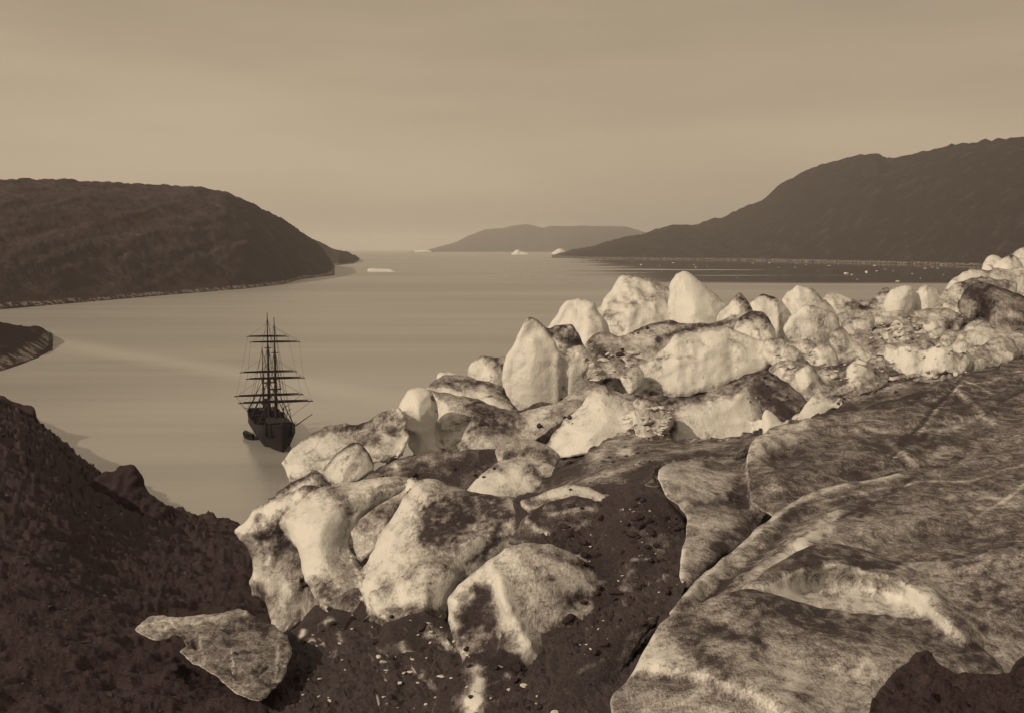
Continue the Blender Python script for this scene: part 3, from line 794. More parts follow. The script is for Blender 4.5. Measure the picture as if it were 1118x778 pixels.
B('ice_lobe', 'low pale lobe swelling from the foot of the mottled mound beside the boulder', 'ice lobe',
  [(402, 650), (410, 642), (424, 648), (427, 636), (440, 624), (458, 615), (478, 612), (494, 620), (500, 632), (494, 648), (489, 664), (484, 676), (455, 678), (425, 676), (408, 668)], 25.5, T=0.7, dirt=0.12, ext=3, amp=0.09, grain=2.0, step=1.7,
  strokes=[([(430, 665), (485, 668)], 0.45, 6), ([(425, 650), (430, 640)], 0.3, 4), ([(468, 630), (470, 660)], 0.3, 3), ([(410, 650), (425, 662)], -0.2, 6)], feats=[('v', [(427, 640), (432, 668)], -0.25, 4)])
B('ice_cliff', 'ragged dirt-streaked ice cliff with a pointed nose overhanging the cove', 'ice cliff',
  [(256, 579), (262, 573), (270, 567), (275, 558), (283, 552), (297, 544), (312, 540), (326, 533), (338, 529), (346, 533), (338, 543), (326, 556), (318, 568), (324, 590), (334, 612), (342, 632), (352, 652), (345, 668), (330, 676), (312, 690), (298, 690), (294, 672), (291, 654), (284, 651), (275, 649), (272, 636), (276, 622), (272, 605), (268, 592), (262, 588)], 33, T=0.7, tilt=0.2, dirt=0.40, ext=0, amp=0.16, fq=1.6, grain=2.0, step=1.6,
  strokes=[([(258, 579), (275, 568), (290, 555), (325, 540)], -0.6, 9), ([(282, 600), (280, 630)], -0.4, 5), ([(300, 600), (310, 590), (318, 620)], 0.45, 10), ([(285, 585), (300, 580), (310, 570)], 0.5, 7), ([(312, 620), (318, 660)], -0.25, 7), ([(330, 640), (345, 662)], 0.3, 8), ([(283, 563), (280, 568)], 0.7, 4), ([(270, 610), (276, 600)], 0.3, 6), ([(297, 660), (300, 685)], -0.2, 4), ([(285, 640), (290, 655)], 0.4, 6)],
  feats=[('r', [(285, 590), (290, 640)], -0.4, 7), ('r', [(307, 585), (305, 640)], -0.35, 8), ('r', [(283, 563)], -0.3, 5)])
B('ice_ridge', 'thin ridge with a dark rim between the nosed cliff and the small arch', 'ice ridge',
  [(296, 543), (308, 533), (322, 524), (334, 518), (344, 513), (350, 516), (357, 524), (362, 531), (350, 540), (336, 546), (318, 552), (302, 552)], 41, T=0.7, dirt=0.12, ext=4, amp=0.1, step=1.6,
  strokes=[([(298, 542), (325, 524), (345, 514), (358, 528)], 0.55, 3), ([(345, 528), (355, 532)], 0.4, 5), ([(330, 528), (340, 526)], -0.1, 6)])
B('ice_slab', 'pale fin below the mottled crest in front of the bright upright block', 'ice slab',
  [(400, 560), (412, 552), (430, 541), (452, 531), (452, 526), (440, 541), (430, 560), (420, 578), (408, 600), (398, 612), (386, 600), (384, 582), (392, 568)], 30, T=0.5, dirt=0.32, ext=0, amp=0.1, step=1.6, grain=2.0,
  strokes=[([(396, 558), (425, 543), (450, 530)], -0.5, 3), ([(400, 575), (430, 550)], 0.25, 8), ([(390, 600), (400, 605)], -0.2, 5)])

# folded dirty ice standing in the gully and the bank
DK = dict(dirt=0.84, mud=0.2, blotch=0.8, band=0.3, grain=3.0, amp=0.14, fq=1.6, sh=0.7, ext=6, step=1.6, cracks=12, camp=2.2, ang=70, clen=0.25)
B('dirty_ice_fold', 'large near-black dome of grit-covered ice on the right side of the gully', 'dirty ice',
  [(640, 640), (646, 610), (660, 580), (676, 556), (694, 541), (714, 537), (732, 546), (746, 562), (751, 582), (748, 604), (744, 634), (730, 656), (708, 676), (680, 690), (655, 685)], 20.5, T=0.5, tilt=0.9,
  strokes=[([(748, 590), (744, 625)], -0.91, 2.5), ([(655, 690), (690, 650), (735, 628)], -0.45, 4), ([(700, 580), (720, 600)], -0.13, 12)], **dict(DK, dirt=0.82, sh=0.5))
B('dirty_ice_fold', 'dark fold of dirty ice with thin white streaks behind the front boulder', 'dirty ice',
  [(556, 590), (570, 568), (588, 552), (610, 543), (634, 541), (654, 548), (662, 566), (664, 590), (658, 610), (640, 622), (622, 606), (600, 596), (578, 596)], 25, T=0.45, tilt=1.0,
  strokes=[([(575, 570), (598, 585), (604, 592)], -0.72, 3), ([(600, 560), (650, 556)], -0.52, 2.5), ([(618, 575), (640, 585)], -0.45, 3)], **dict(DK, dirt=0.62))
B('dirty_ice_fold', 'long dark fold running down the gully beside the big grey slab', 'dirty ice',
  [(600, 760), (612, 735), (632, 712), (655, 694), (684, 680), (710, 672), (704, 692), (690, 716), (676, 742), (664, 766), (655, 800), (600, 800)], 14.6, T=0.4, tilt=1.0,
  strokes=[([(632, 735), (664, 718)], -0.52, 3), ([(690, 690), (668, 735)], -0.26, 3)], **DK)
B('dirty_ice_fold', 'black lump of debris-covered ice with white patches left of the front boulder', 'dirty ice',
  [(408, 700), (420, 682), (440, 672), (466, 670), (486, 676), (498, 694), (506, 712), (500, 735), (470, 744), (436, 736), (414, 722)], 23.5, T=0.5, tilt=0.9,
  strokes=[([(466, 690), (486, 700), (500, 712)], -0.85, 7), ([(440, 705), (446, 715)], -0.65, 4), ([(470, 725), (478, 735)], -0.65, 4)], **DK)
B('dirty_ice_fold', 'black lump of debris-covered ice at the foot of the cliff above the pale flat stone', 'dirty ice',
  [(302, 716), (312, 696), (328, 682), (346, 670), (366, 664), (388, 668), (402, 680), (408, 700), (396, 722), (366, 734), (334, 738), (310, 730)], 27.5, T=0.5, tilt=0.9,
  strokes=[([(338, 700), (350, 702)], -0.78, 3), ([(356, 680), (362, 676)], -0.78, 4), ([(372, 690), (376, 706), (360, 716)], -0.52, 4), ([(326, 694), (332, 690)], -0.78, 3)], **DK)
B('dirty_ice_fold', 'black lump of debris-covered ice with one tall white patch at the bottom edge', 'dirty ice',
  [(470, 778), (478, 752), (492, 732), (510, 722), (534, 720), (556, 728), (574, 744), (584, 770), (584, 810), (470, 810)], 17.6, T=0.5, tilt=0.9,
  strokes=[([(518, 732), (522, 752), (516, 778)], -1.10, 9), ([(500, 765), (540, 772)], -0.39, 6), ([(552, 738), (566, 748)], -0.65, 4)], **DK)

FRONT = MASS; MASS = []
# --- the middle rows
B('ice_block', 'undercut ice block hanging over the water beside the ship', 'ice block',
  [(308, 501), (314, 494), (322, 487), (331, 479), (346, 471), (362, 464), (377, 462), (386, 466), (396, 460), (412, 452), (424, 446), (433, 443), (440, 448), (443, 462), (448, 478), (440, 492), (420, 500), (402, 506), (385, 512), (362, 516), (346, 514), (334, 520), (322, 523), (314, 518), (310, 508)], 48, T=0.6, tilt=0.9, dirt=0.02, ext=3, amp=0.07, step=1.7, grain=0.9,
  strokes=[([(335, 475), (360, 468), (378, 468), (395, 463)], 0.55, 5), ([(400, 480), (430, 470), (440, 460)], 0.5, 11), ([(400, 458), (425, 450)], 0.35, 7), ([(318, 496), (345, 485)], -0.2, 9), ([(375, 470), (390, 466)], 0.4, 4), ([(420, 476), (422, 480)], -0.6, 3)],
  feats=[('s', [(345, 502), (310, 503)], 0.35, 4), ('v', [(385, 466), (370, 480), (350, 500)], -0.12, 5), ('r', [(420, 470)], -0.15, 12)])
B('ice_arch', 'small grey arched block with a thin dark rim in front of the undercut block', 'ice block',
  [(351, 513), (358, 504), (368, 494), (377, 486), (386, 482), (395, 483), (402, 491), (408, 502), (406, 514), (392, 522), (372, 527), (360, 525), (354, 519)], 44, T=0.5, tilt=0.3, dirt=0.22, ext=3, amp=0.07, step=1.5,
  strokes=[([(353, 511), (368, 492), (386, 482), (397, 485), (408, 502)], 0.55, 3), ([(384, 514), (388, 509)], 0.5, 3.5), ([(370, 516), (378, 508)], -0.25, 8)], feats=[('r', [(384, 515), (388, 510)], -0.3, 4)])
B('ice_block', 'bright upright block with a rounded top left of the middle hollow', 'ice block',
  [(432, 455), (434, 446), (439, 436), (445, 426), (453, 423), (464, 423), (471, 424), (475, 433), (479, 442), (478, 456), (475, 470), (477, 482), (486, 490), (474, 497), (455, 494), (446, 482), (441, 468)], 51, T=0.9, tilt=0.25, dirt=-0.18, ext=4, amp=0.06, step=1.6, grain=0.9,
  strokes=[([(472, 428), (479, 444), (475, 470), (484, 490)], 0.35, 3), ([(472, 435), (478, 446)], 0.4, 4)], feats=[('v', [(436, 455), (455, 470), (474, 472)], 0.06, 10)])
B('ice_shoulder', 'sloping grey shoulder of ice right of the bright upright block', 'ice slope',
  [(468, 424), (485, 428), (505, 431), (522, 436), (545, 444), (565, 450), (574, 466), (566, 484), (540, 493), (510, 497), (490, 496), (480, 485), (473, 472), (476, 446)], 53, T=0.6, tilt=1.0, dirt=0.22, ext=5, amp=0.09, step=1.8, grain=1.0,
  strokes=[([(520, 445), (555, 458)], 0.4, 10), ([(490, 450), (485, 480)], -0.3, 12), ([(500, 470), (545, 478)], 0.05, 12), ([(520, 460), (560, 470)], 0.3, 8), ([(530, 488), (560, 480)], -0.15, 8)], feats=[('r', [(485, 450), (490, 485)], 0.15, 9), ('r', [(540, 462), (570, 470)], -0.2, 8)])
B('ice_ledge', 'dark-topped ledge with a white lower face behind the grey shoulder', 'ice ledge',
  [(466, 423), (474, 414), (484, 408), (498, 408), (514, 412), (532, 416), (548, 422), (558, 436), (570, 452), (562, 462), (540, 454), (515, 445), (490, 437), (474, 431)], 58, T=0.6, tilt=0.9, dirt=0.12, ext=6, amp=0.1, step=1.7, grain=0.9,
  strokes=[([(470, 421), (500, 416), (530, 418), (550, 430)], 0.45, 5), ([(550, 425), (568, 452)], 0.5, 4), ([(510, 434), (540, 438)], -0.3, 7)], feats=[('v', [(475, 424), (510, 424), (548, 436)], 0.15, 5)])
B('ice_lump', 'tiny white lump on the skyline at the left end of the dark-topped ledge', 'ice lump',
  [(476, 412), (479, 406), (488, 405), (498, 407), (505, 410), (503, 416), (488, 418), (478, 417)], 60, T=0.7, dirt=-0.2, ext=3, step=1.3)
B('ice_block', 'grey round block with a pale hollow tucked left of the big spired block', 'ice block',
  [(510, 406), (513, 397), (521, 391), (528, 387), (540, 389), (552, 389), (556, 405), (552, 420), (540, 422), (524, 418), (514, 414)], 66, T=0.7, dirt=0.12, ext=5, step=1.5,
  strokes=[([(536, 392), (548, 400)], 0.45, 8), ([(516, 400), (522, 408)], -0.3, 6)], feats=[('r', [(527, 408)], -0.25, 6), ('s', [(530, 388), (536, 402), (530, 420)], 0.2, 5)])
B('ice_spire', 'thin grey-rimmed spire rising at the back of the big pale block', 'ice spire',
  [(556, 395), (562, 378), (567, 364), (572, 352), (576, 347), (582, 347), (590, 352), (598, 357), (612, 356), (625, 356), (632, 366), (640, 378), (632, 388), (610, 392), (580, 400)], 66, T=0.5, tilt=0.2, dirt=0.05, ext=10, amp=0.06, step=1.5,
  strokes=[([(572, 351), (580, 347), (598, 357)], 0.5, 2.5), ([(602, 362), (615, 370), (635, 378)], 0.75, 10), ([(600, 358), (625, 360)], 0.35, 5), ([(572, 360), (575, 380)], -0.2, 8)], feats=[('r', [(605, 372), (640, 380)], -0.5, 9), ('s', [(585, 348), (598, 362), (608, 392)], 0.5, 4)])
B('ice_block', 'biggest pale block with a smooth swelling front and flat shaded right side', 'ice block',
  [(547, 412), (549, 398), (556, 384), (562, 374), (567, 362), (572, 352), (577, 347), (583, 348), (589, 353), (597, 360), (606, 371), (611, 384), (613, 400), (613, 420), (608, 438), (592, 447), (576, 446), (564, 442), (554, 432)], 62, sh=0.12, T=0.6, tilt=0.15, dirt=-0.12, ext=6, amp=0.05, step=1.6, grain=0.8,
  strokes=[([(582, 402), (590, 398)], 0.3, 3), ([(552, 430), (565, 443), (580, 447)], 0.4, 3), ([(573, 351), (579, 347), (590, 354), (600, 364)], 0.55, 3)], feats=[('s', [(612, 374), (592, 367), (575, 369), (558, 384)], 0.16, 4), ('s', [(612, 372), (609, 400), (611, 440)], 0.2, 4)])
B('ice_block', 'square-shouldered block joined to the right side of the biggest pale block', 'ice block',
  [(602, 392), (612, 386), (622, 380), (634, 376), (642, 381), (648, 391), (652, 400), (646, 412), (640, 424), (625, 434), (608, 442), (596, 440), (600, 420)], 62.5, T=0.5, tilt=0.15, dirt=0.06, ext=6, amp=0.05, step=1.5,
  strokes=[([(618, 384), (636, 379)], -0.25, 5), ([(616, 392), (626, 388)], 0.35, 4)], feats=[('s', [(650, 392), (610, 396)], -0.25, 5), ('s', [(606, 386), (606, 440)], 0.3, 5)])
B('ice_apron', 'low grey apron of ice along the foot of the biggest pale block', 'ice ledge',
  [(558, 462), (570, 450), (585, 446), (605, 438), (625, 428), (640, 420), (652, 416), (660, 422), (650, 434), (632, 448), (612, 458), (594, 470), (575, 482), (560, 480), (552, 470)], 54, T=0.6, tilt=1.2, dirt=0.16, ext=6, amp=0.1, step=1.6,
  strokes=[([(600, 455), (640, 440)], 0.25, 5), ([(575, 460), (600, 450)], -0.2, 8)])
B('ice_dome', 'smooth white dome on the skyline between the spire and the pyramid', 'ice dome',
  [(592, 362), (600, 352), (608, 342), (614, 334), (620, 328), (630, 326), (640, 328), (650, 333), (658, 344), (666, 356), (664, 368), (648, 374), (625, 372), (605, 370)], 74, sh=0.40, T=0.8, tilt=0.3, dirt=-0.2, ext=8, amp=0.07, step=1.5, grain=0.75,
  strokes=[([(642, 342), (650, 356), (655, 366)], 0.45, 4)], feats=[('s', [(638, 328), (640, 350), (636, 372)], 0.3, 4), ('v', [(652, 340), (660, 362)], 0.15, 3)])
B('ice_pyramid', 'tallest pale pyramid of ice on the skyline left of the thumb-shaped dome', 'ice pyramid',
  [(648, 348), (650, 336), (658, 328), (666, 320), (670, 310), (675, 303), (681, 298), (690, 299), (702, 302), (716, 306), (728, 313), (736, 324), (742, 338), (746, 352), (735, 362), (710, 366), (690, 370), (668, 362), (655, 358)], 86, T=0.55, tilt=0.6, dirt=0.02, ext=10, amp=0.13, fq=1.4, step=1.6, grain=0.7,
  strokes=[([(678, 299), (700, 303), (730, 315)], 0.25, 4), ([(672, 328), (688, 326), (695, 334)], 0.35, 3), ([(700, 320), (740, 335)], 0.2, 5), ([(662, 345), (680, 362)], 0.4, 6), ([(655, 335), (670, 315)], -0.2, 8), ([(700, 345), (725, 345)], -0.15, 10)], feats=[('r', [(675, 326), (690, 330)], -0.2, 6), ('v', [(680, 300), (690, 330), (685, 360)], 0.14, 8)])
B('ice_dome', 'thumb-shaped white dome with a shaded right flank on the skyline', 'ice dome',
  [(730, 330), (731, 318), (733, 308), (738, 299), (745, 295), (752, 296), (759, 301), (765, 309), (774, 315), (784, 322), (792, 331), (798, 343), (792, 354), (775, 360), (755, 362), (740, 358), (734, 345)], 83, sh=0.30, T=0.85, tilt=0.3, dirt=-0.2, ext=8, amp=0.05, step=1.5, grain=0.7,
  strokes=[([(768, 312), (786, 328), (794, 340)], 0.3, 4), ([(762, 340), (766, 348)], -0.1, 4)], feats=[('s', [(752, 297), (755, 325), (750, 360)], 0.25, 6)])
B('ice_ledge', 'dark cracked ledge running below the pyramid and the thumb-shaped dome', 'ice ledge',
  [(640, 372), (655, 362), (672, 366), (690, 362), (706, 354), (730, 350), (750, 354), (775, 352), (800, 345), (806, 354), (790, 362), (760, 366), (740, 374), (722, 386), (700, 394), (670, 402), (648, 404), (640, 390)], 71, T=0.5, tilt=1.2, dirt=0.20, ext=6, amp=0.12, step=1.6, grain=1.1,
  strokes=[([(692, 362), (712, 353), (745, 352)], 0.45, 3), ([(650, 380), (665, 392)], 0.55, 8), ([(720, 372), (745, 360), (795, 352)], 0.55, 3), ([(690, 372), (720, 365)], -0.15, 7), ([(648, 398), (670, 396)], 0.3, 6), ([(718, 370), (716, 380)], 0.4, 3)])
B('ice_wall', 'long bright wall of ice streaked downward across the middle right', 'ice wall',
  [(686, 404), (700, 396), (716, 388), (728, 376), (736, 366), (752, 362), (775, 359), (797, 354), (806, 362), (818, 366), (832, 372), (846, 380), (852, 390), (842, 402), (822, 408), (802, 414), (785, 422), (765, 427), (742, 431), (716, 432), (700, 428), (684, 420), (680, 412)], 62, T=0.4, tilt=0.35, dirt=-0.02, ext=4, amp=0.09, fq=1.5, step=1.7, grain=0.9, edge=0.7,
  strokes=[([(740, 364), (775, 360), (798, 355)], 0.3, 4), ([(690, 405), (715, 395), (712, 420)], 0.3, 10), ([(800, 372), (806, 395)], 0.28, 8), ([(812, 378), (830, 390)], 0.2, 8), ([(760, 375), (755, 415)], 0.15, 5), ([(780, 372), (782, 410)], -0.15, 8), ([(700, 428), (740, 431), (790, 420), (840, 402)], 0.35, 3)], feats=[('v', [(795, 358), (800, 412)], -0.12, 5), ('v', [(738, 370), (745, 425)], 0.08, 8)])
B('ice_rubble', 'knot of cracked dirty ice left of the long bright wall', 'ice rubble',
  [(640, 402), (655, 394), (672, 392), (690, 390), (706, 394), (712, 408), (706, 424), (694, 432), (676, 430), (658, 424), (644, 418), (634, 412)], 63, T=0.6, tilt=0.7, dirt=0.24, ext=6, amp=0.22, fq=2.0, step=1.5, grain=1.5,
  strokes=[([(642, 408), (660, 400)], -0.55, 5), ([(662, 404), (666, 415), (650, 420)], 0.6, 3), ([(676, 405), (695, 402)], 0.5, 3), ([(680, 415), (690, 425)], 0.4, 4)], feats=[('v', [(662, 400), (665, 420)], -0.3, 4), ('v', [(676, 406), (700, 402)], -0.3, 3)])
B('ice_mound', 'broad bright rounded mound in the centre below the biggest pale block', 'ice mound',
  [(590, 492), (598, 480), (606, 468), (618, 456), (632, 444), (640, 432), (648, 424), (658, 421), (672, 426), (690, 434), (706, 442), (716, 456), (718, 470), (710, 482), (690, 488), (660, 490), (630, 494), (608, 497)], 47, T=0.7, tilt=0.6, dirt=-0.10, ext=4, amp=0.06, step=1.7, grain=1.0,
  strokes=[([(596, 488), (606, 468), (622, 452)], 0.35, 4), ([(655, 424), (690, 438), (708, 450)], 0.35, 6), ([(695, 455), (712, 465)], 0.4, 8), ([(620, 473), (632, 474)], 0.35, 2)], feats=[('r', [(655, 455)], 0.12, 22), ('v', [(690, 436), (700, 480)], 0.1, 5)])
B('ice_bank', 'bank under the long wall with a dark upper strip and bright right half', 'ice bank',
  [(690, 438), (704, 430), (725, 432), (750, 432), (778, 427), (800, 418), (813, 414), (820, 422), (828, 440), (834, 458), (836, 474), (822, 482), (795, 484), (765, 484), (735, 484), (712, 482), (700, 466)], 45, T=0.5, tilt=0.4, dirt=0.06, ext=4, amp=0.08, fq=1.4, step=1.7, grain=1.1, edge=0.7,
  strokes=[([(700, 434), (740, 436), (780, 432), (806, 420)], 0.5, 8), ([(700, 450), (725, 450), (715, 470)], 0.45, 10), ([(726, 468), (732, 474)], 0.3, 6), ([(735, 440), (735, 480)], 0.3, 4), ([(780, 455), (815, 450)], -0.2, 22), ([(820, 420), (832, 470)], 0.4, 3), ([(752, 456), (758, 462)], 0.35, 5)], feats=[('v', [(735, 440), (740, 482)], -0.15, 5), ('r', [(725, 450)], -0.12, 10), ('s', [(700, 440), (770, 440), (812, 424)], -0.15, 5)])
B('ice_wedge', 'small white wedge of ice beside the black cleft under the dark-streaked hollow', 'ice wedge',
  [(831, 462), (832, 452), (837, 446), (843, 449), (849, 454), (852, 462), (846, 472), (838, 476), (833, 472)], 43, T=0.7, dirt=-0.15, ext=4, step=1.3)
B('ice_hump', 'low arched grey hump with a dark underside in the middle foreground', 'ice hump',
  [(540, 492), (548, 485), (560, 480), (575, 479), (590, 482), (603, 490), (612, 500), (604, 510), (585, 507), (565, 508), (552, 508), (543, 502)], 38, sh=0.30, T=0.8, tilt=0.9, dirt=0.24, ext=3, amp=0.08, step=1.5,
  strokes=[([(552, 498), (575, 492), (596, 496)], 0.4, 5), ([(600, 500), (610, 505)], 0.4, 7), ([(548, 487), (585, 482)], -0.05, 4)], feats=[('r', [(560, 500), (590, 498)], -0.3, 6)])
B('ice_hollow', 'hollow of blurred white ice under the low grey hump', 'ice hollow',
  [(510, 536), (518, 522), (532, 512), (548, 503), (565, 500), (585, 503), (604, 508), (606, 520), (595, 532), (588, 545), (560, 550), (530, 548)], 35.5, T=0.3, tilt=1.0, dirt=0.05, ext=4, amp=0.12, step=1.6,
  strokes=[([(580, 515), (600, 525), (585, 540)], 0.4, 8), ([(525, 528), (560, 520)], -0.3, 9), ([(545, 508), (552, 515)], 0.3, 5)])
B('dirty_ridge', 'dark grit-covered ridge below the upright block and grey shoulder', 'ice ridge',
  [(398, 522), (410, 512), (425, 503), (445, 497), (470, 494), (500, 491), (525, 488), (545, 490), (552, 500), (540, 512), (525, 524), (512, 534), (485, 532), (455, 528), (425, 527), (405, 528)], 39.5, T=0.5, tilt=1.2, dirt=0.50, ext=5, amp=0.12, step=1.6, grain=1.7,
  strokes=[([(420, 515), (445, 502), (500, 495)], -0.15, 5), ([(430, 508), (434, 512)], -0.7, 3), ([(500, 510), (540, 500)], 0.35, 9), ([(450, 520), (500, 525)], 0.3, 6)])
B('dirty_ridge', 'long dark ridge with pale streaks descending left from the grey faceted block', 'ice ridge',
  [(578, 540), (592, 524), (606, 512), (622, 506), (636, 500), (648, 488), (660, 480), (676, 476), (696, 476), (720, 480), (750, 481), (790, 479), (820, 476), (832, 480), (820, 494), (796, 502), (760, 505), (735, 508), (718, 516), (716, 532), (690, 534), (655, 536), (625, 538), (600, 548)],
  [(580, 542, 31), (650, 488, 36), (750, 481, 36), (830, 478, 34.5), (716, 530, 27.5), (640, 535, 29.5), (800, 500, 31), (690, 505, 32)], T=0.25, dirt=0.46, ext=3, amp=0.1, fq=1.6, step=1.7, grain=1.7, edge=0.7,
  strokes=[([(640, 524), (690, 508), (740, 492), (790, 486)], -0.3, 4), ([(652, 500), (664, 484), (690, 478)], -0.3, 7), ([(676, 492), (688, 492)], -0.6, 4), ([(600, 520), (630, 510)], 0.4, 8), ([(690, 522), (715, 505)], 0.45, 9), ([(600, 540), (680, 530)], -0.15, 4), ([(730, 498), (790, 495)], 0.25, 6)],
  feats=[('v', [(600, 530), (690, 508), (790, 486)], 0.12, 7), ('r', [(655, 500), (668, 482)], 0.2, 8), ('r', [(680, 495), (720, 488)], -0.15, 7)])
B('ice_lip', 'thin pale forked lip of ice at the upper edge of the dark gully', 'ice lip',
  [(568, 548), (585, 540), (605, 532), (625, 528), (645, 532), (655, 538), (668, 546), (660, 549), (648, 545), (640, 550), (644, 558), (636, 553), (622, 552), (600, 556), (580, 558)], 26.2, T=0.25, tilt=0.9, dirt=0.20, ext=0, amp=0.08, step=1.3,
  strokes=[([(590, 542), (625, 532), (655, 540)], -0.3, 5), ([(580, 550), (610, 545)], 0.3, 3)])


# --- the right-hand back rows
B('ice_peak', 'small dark-edged triangular peak right of the thumb-shaped dome', 'ice peak',
  [(782, 348), (788, 338), (796, 332), (801, 325), (808, 319), (813, 324), (818, 332), (824, 343), (820, 352), (806, 358), (790, 358)], 74, T=0.6, tilt=0.3, dirt=0.12, ext=6, step=1.4,
  strokes=[([(806, 322), (818, 340)], 0.5, 5), ([(798, 332), (792, 346)], -0.2, 5)], feats=[('s', [(808, 320), (803, 340), (800, 356)], 0.3, 3)])
B('ice_block', 'fluted pale block with a dark cap behind the dark-topped dome', 'ice block',
  [(816, 340), (819, 330), (826, 324), (832, 320), (842, 324), (852, 327), (860, 336), (868, 350), (868, 366), (850, 374), (830, 370), (818, 360)], 80, T=0.5, tilt=0.2, dirt=-0.05, ext=8, step=1.4,
  strokes=[([(826, 323), (834, 321), (844, 326)], 0.6, 3), ([(848, 330), (852, 355)], 0.3, 3), ([(860, 345), (862, 365)], 0.25, 5)], feats=[('v', [(848, 328), (850, 362)], 0.2, 3), ('v', [(836, 330), (838, 362)], -0.1, 4)])
B('ice_dome', 'dark-capped round dome above the right end of the long bright wall', 'ice dome',
  [(800, 360), (804, 350), (810, 343), (820, 339), (832, 340), (840, 347), (845, 358), (846, 368), (838, 377), (820, 376), (806, 370)], 67, sh=0.30, T=0.8, dirt=0.15, ext=5, step=1.4, amp=0.06,
  strokes=[([(806, 348), (822, 342), (836, 347), (842, 358)], 0.6, 5), ([(818, 362), (824, 366)], -0.3, 6)])
B('ice_dome', 'white-topped dome with a fluted left side behind the block with a white lip', 'ice dome',
  [(852, 332), (857, 323), (864, 316), (872, 312), (882, 313), (890, 319), (900, 327), (912, 338), (918, 352), (910, 366), (885, 372), (865, 362), (857, 348)], 86, T=0.7, tilt=0.3, dirt=-0.05, ext=8, step=1.4, amp=0.07,
  strokes=[([(884, 314), (905, 332)], 0.35, 4), ([(858, 335), (862, 350)], 0.3, 3), ([(868, 318), (880, 316)], -0.25, 6)], feats=[('v', [(862, 325), (868, 345)], -0.2, 3)])
B('ice_block', 'grey block with a curved white lip on its left edge', 'ice block',
  [(856, 357), (861, 348), (868, 341), (876, 334), (888, 333), (902, 338), (914, 345), (918, 358), (914, 372), (898, 378), (878, 378), (866, 374), (860, 366)], 71, T=0.5, tilt=0.2, dirt=0.20, ext=6, step=1.4, amp=0.05,
  strokes=[([(858, 356), (868, 344), (880, 335)], -0.55, 4), ([(864, 360), (874, 350), (890, 348)], 0.2, 5), ([(885, 365), (900, 368)], 0.1, 8)], feats=[('s', [(858, 362), (870, 348), (884, 346)], 0.1, 4)])
B('ice_ridge', 'low pale ridge on the skyline left of the row of white knobs', 'ice ridge',
  [(898, 328), (904, 321), (914, 321), (928, 324), (942, 328), (952, 326), (960, 318), (968, 313), (976, 318), (980, 332), (972, 344), (952, 352), (930, 352), (912, 345), (902, 338)], 93, T=0.6, tilt=0.8, dirt=0.12, ext=8, step=1.4, amp=0.14,
  strokes=[([(925, 332), (945, 336), (955, 328)], 0.5, 3), ([(960, 320), (970, 316)], 0.35, 4), ([(945, 340), (965, 338)], -0.2, 5), ([(905, 323), (920, 324)], -0.2, 4)], feats=[('r', [(940, 336), (955, 330)], -0.25, 5)])
B('round_serac', 'largest round white knob on the right skyline', 'serac',
  [(965, 336), (966, 325), (972, 317), (980, 313), (990, 311), (997, 315), (1000, 325), (998, 336), (990, 345), (976, 346)], 88, sh=0.25, T=0.85, tilt=0.2, dirt=-0.22, ext=5, step=1.3, amp=0.06)
B('round_serac', 'smaller pale knob standing right against the largest round white knob', 'serac',
  [(995, 336), (998, 325), (1003, 315), (1011, 310), (1021, 314), (1029, 322), (1030, 334), (1018, 342), (1003, 345)], 89, sh=0.30, T=0.8, tilt=0.2, dirt=-0.12, ext=5, step=1.3, amp=0.07)
B('ice_shoulder', 'long smooth grey shoulder right of the white knobs', 'ice slope',
  [(1018, 338), (1024, 324), (1036, 314), (1050, 307), (1070, 303), (1090, 304), (1110, 308), (1108, 322), (1085, 334), (1055, 340), (1035, 344), (1022, 345)], 86, T=0.5, tilt=0.7, dirt=0.12, ext=6, step=1.4, amp=0.07,
  strokes=[([(1052, 312), (1080, 312), (1100, 312)], 0.45, 6), ([(1030, 330), (1055, 325)], 0.05, 8)])
B('ice_hummock', 'long white hummock under the three small domes at the right skyline', 'ice hummock',
  [(1031, 313), (1038, 304), (1048, 297), (1060, 294), (1080, 295), (1100, 292), (1130, 290), (1180, 292), (1180, 320), (1120, 318), (1080, 314), (1050, 316)], 106, sh=0.30, T=0.7, tilt=0.5, dirt=0.0, ext=6, step=1.5, amp=0.07,
  strokes=[([(1036, 308), (1060, 298)], -0.2, 6), ([(1080, 304), (1118, 300)], 0.25, 7)])
B('ice_dome', 'leftmost of the three small white domes on the far right skyline', 'ice dome',
  [(1071, 298), (1073, 288), (1078, 281), (1085, 278), (1092, 281), (1096, 290), (1096, 300), (1084, 303)], 113, sh=0.20, T=0.85, dirt=-0.2, ext=3, step=1.2, amp=0.05)
B('ice_dome', 'middle one of the three small white domes on the far right skyline', 'ice dome',
  [(1089, 298), (1091, 287), (1096, 281), (1104, 278), (1112, 282), (1117, 290), (1117, 300), (1102, 303)], 112, sh=0.20, T=0.85, dirt=-0.15, ext=3, step=1.2, amp=0.05)
B('ice_dome', 'highest small white dome cut by the right edge of the picture', 'ice dome',
  [(1101, 292), (1103, 280), (1110, 273), (1122, 270), (1140, 272), (1152, 284), (1150, 300), (1120, 304)], 116, sh=0.20, T=0.8, dirt=-0.15, ext=3, step=1.2, amp=0.05)
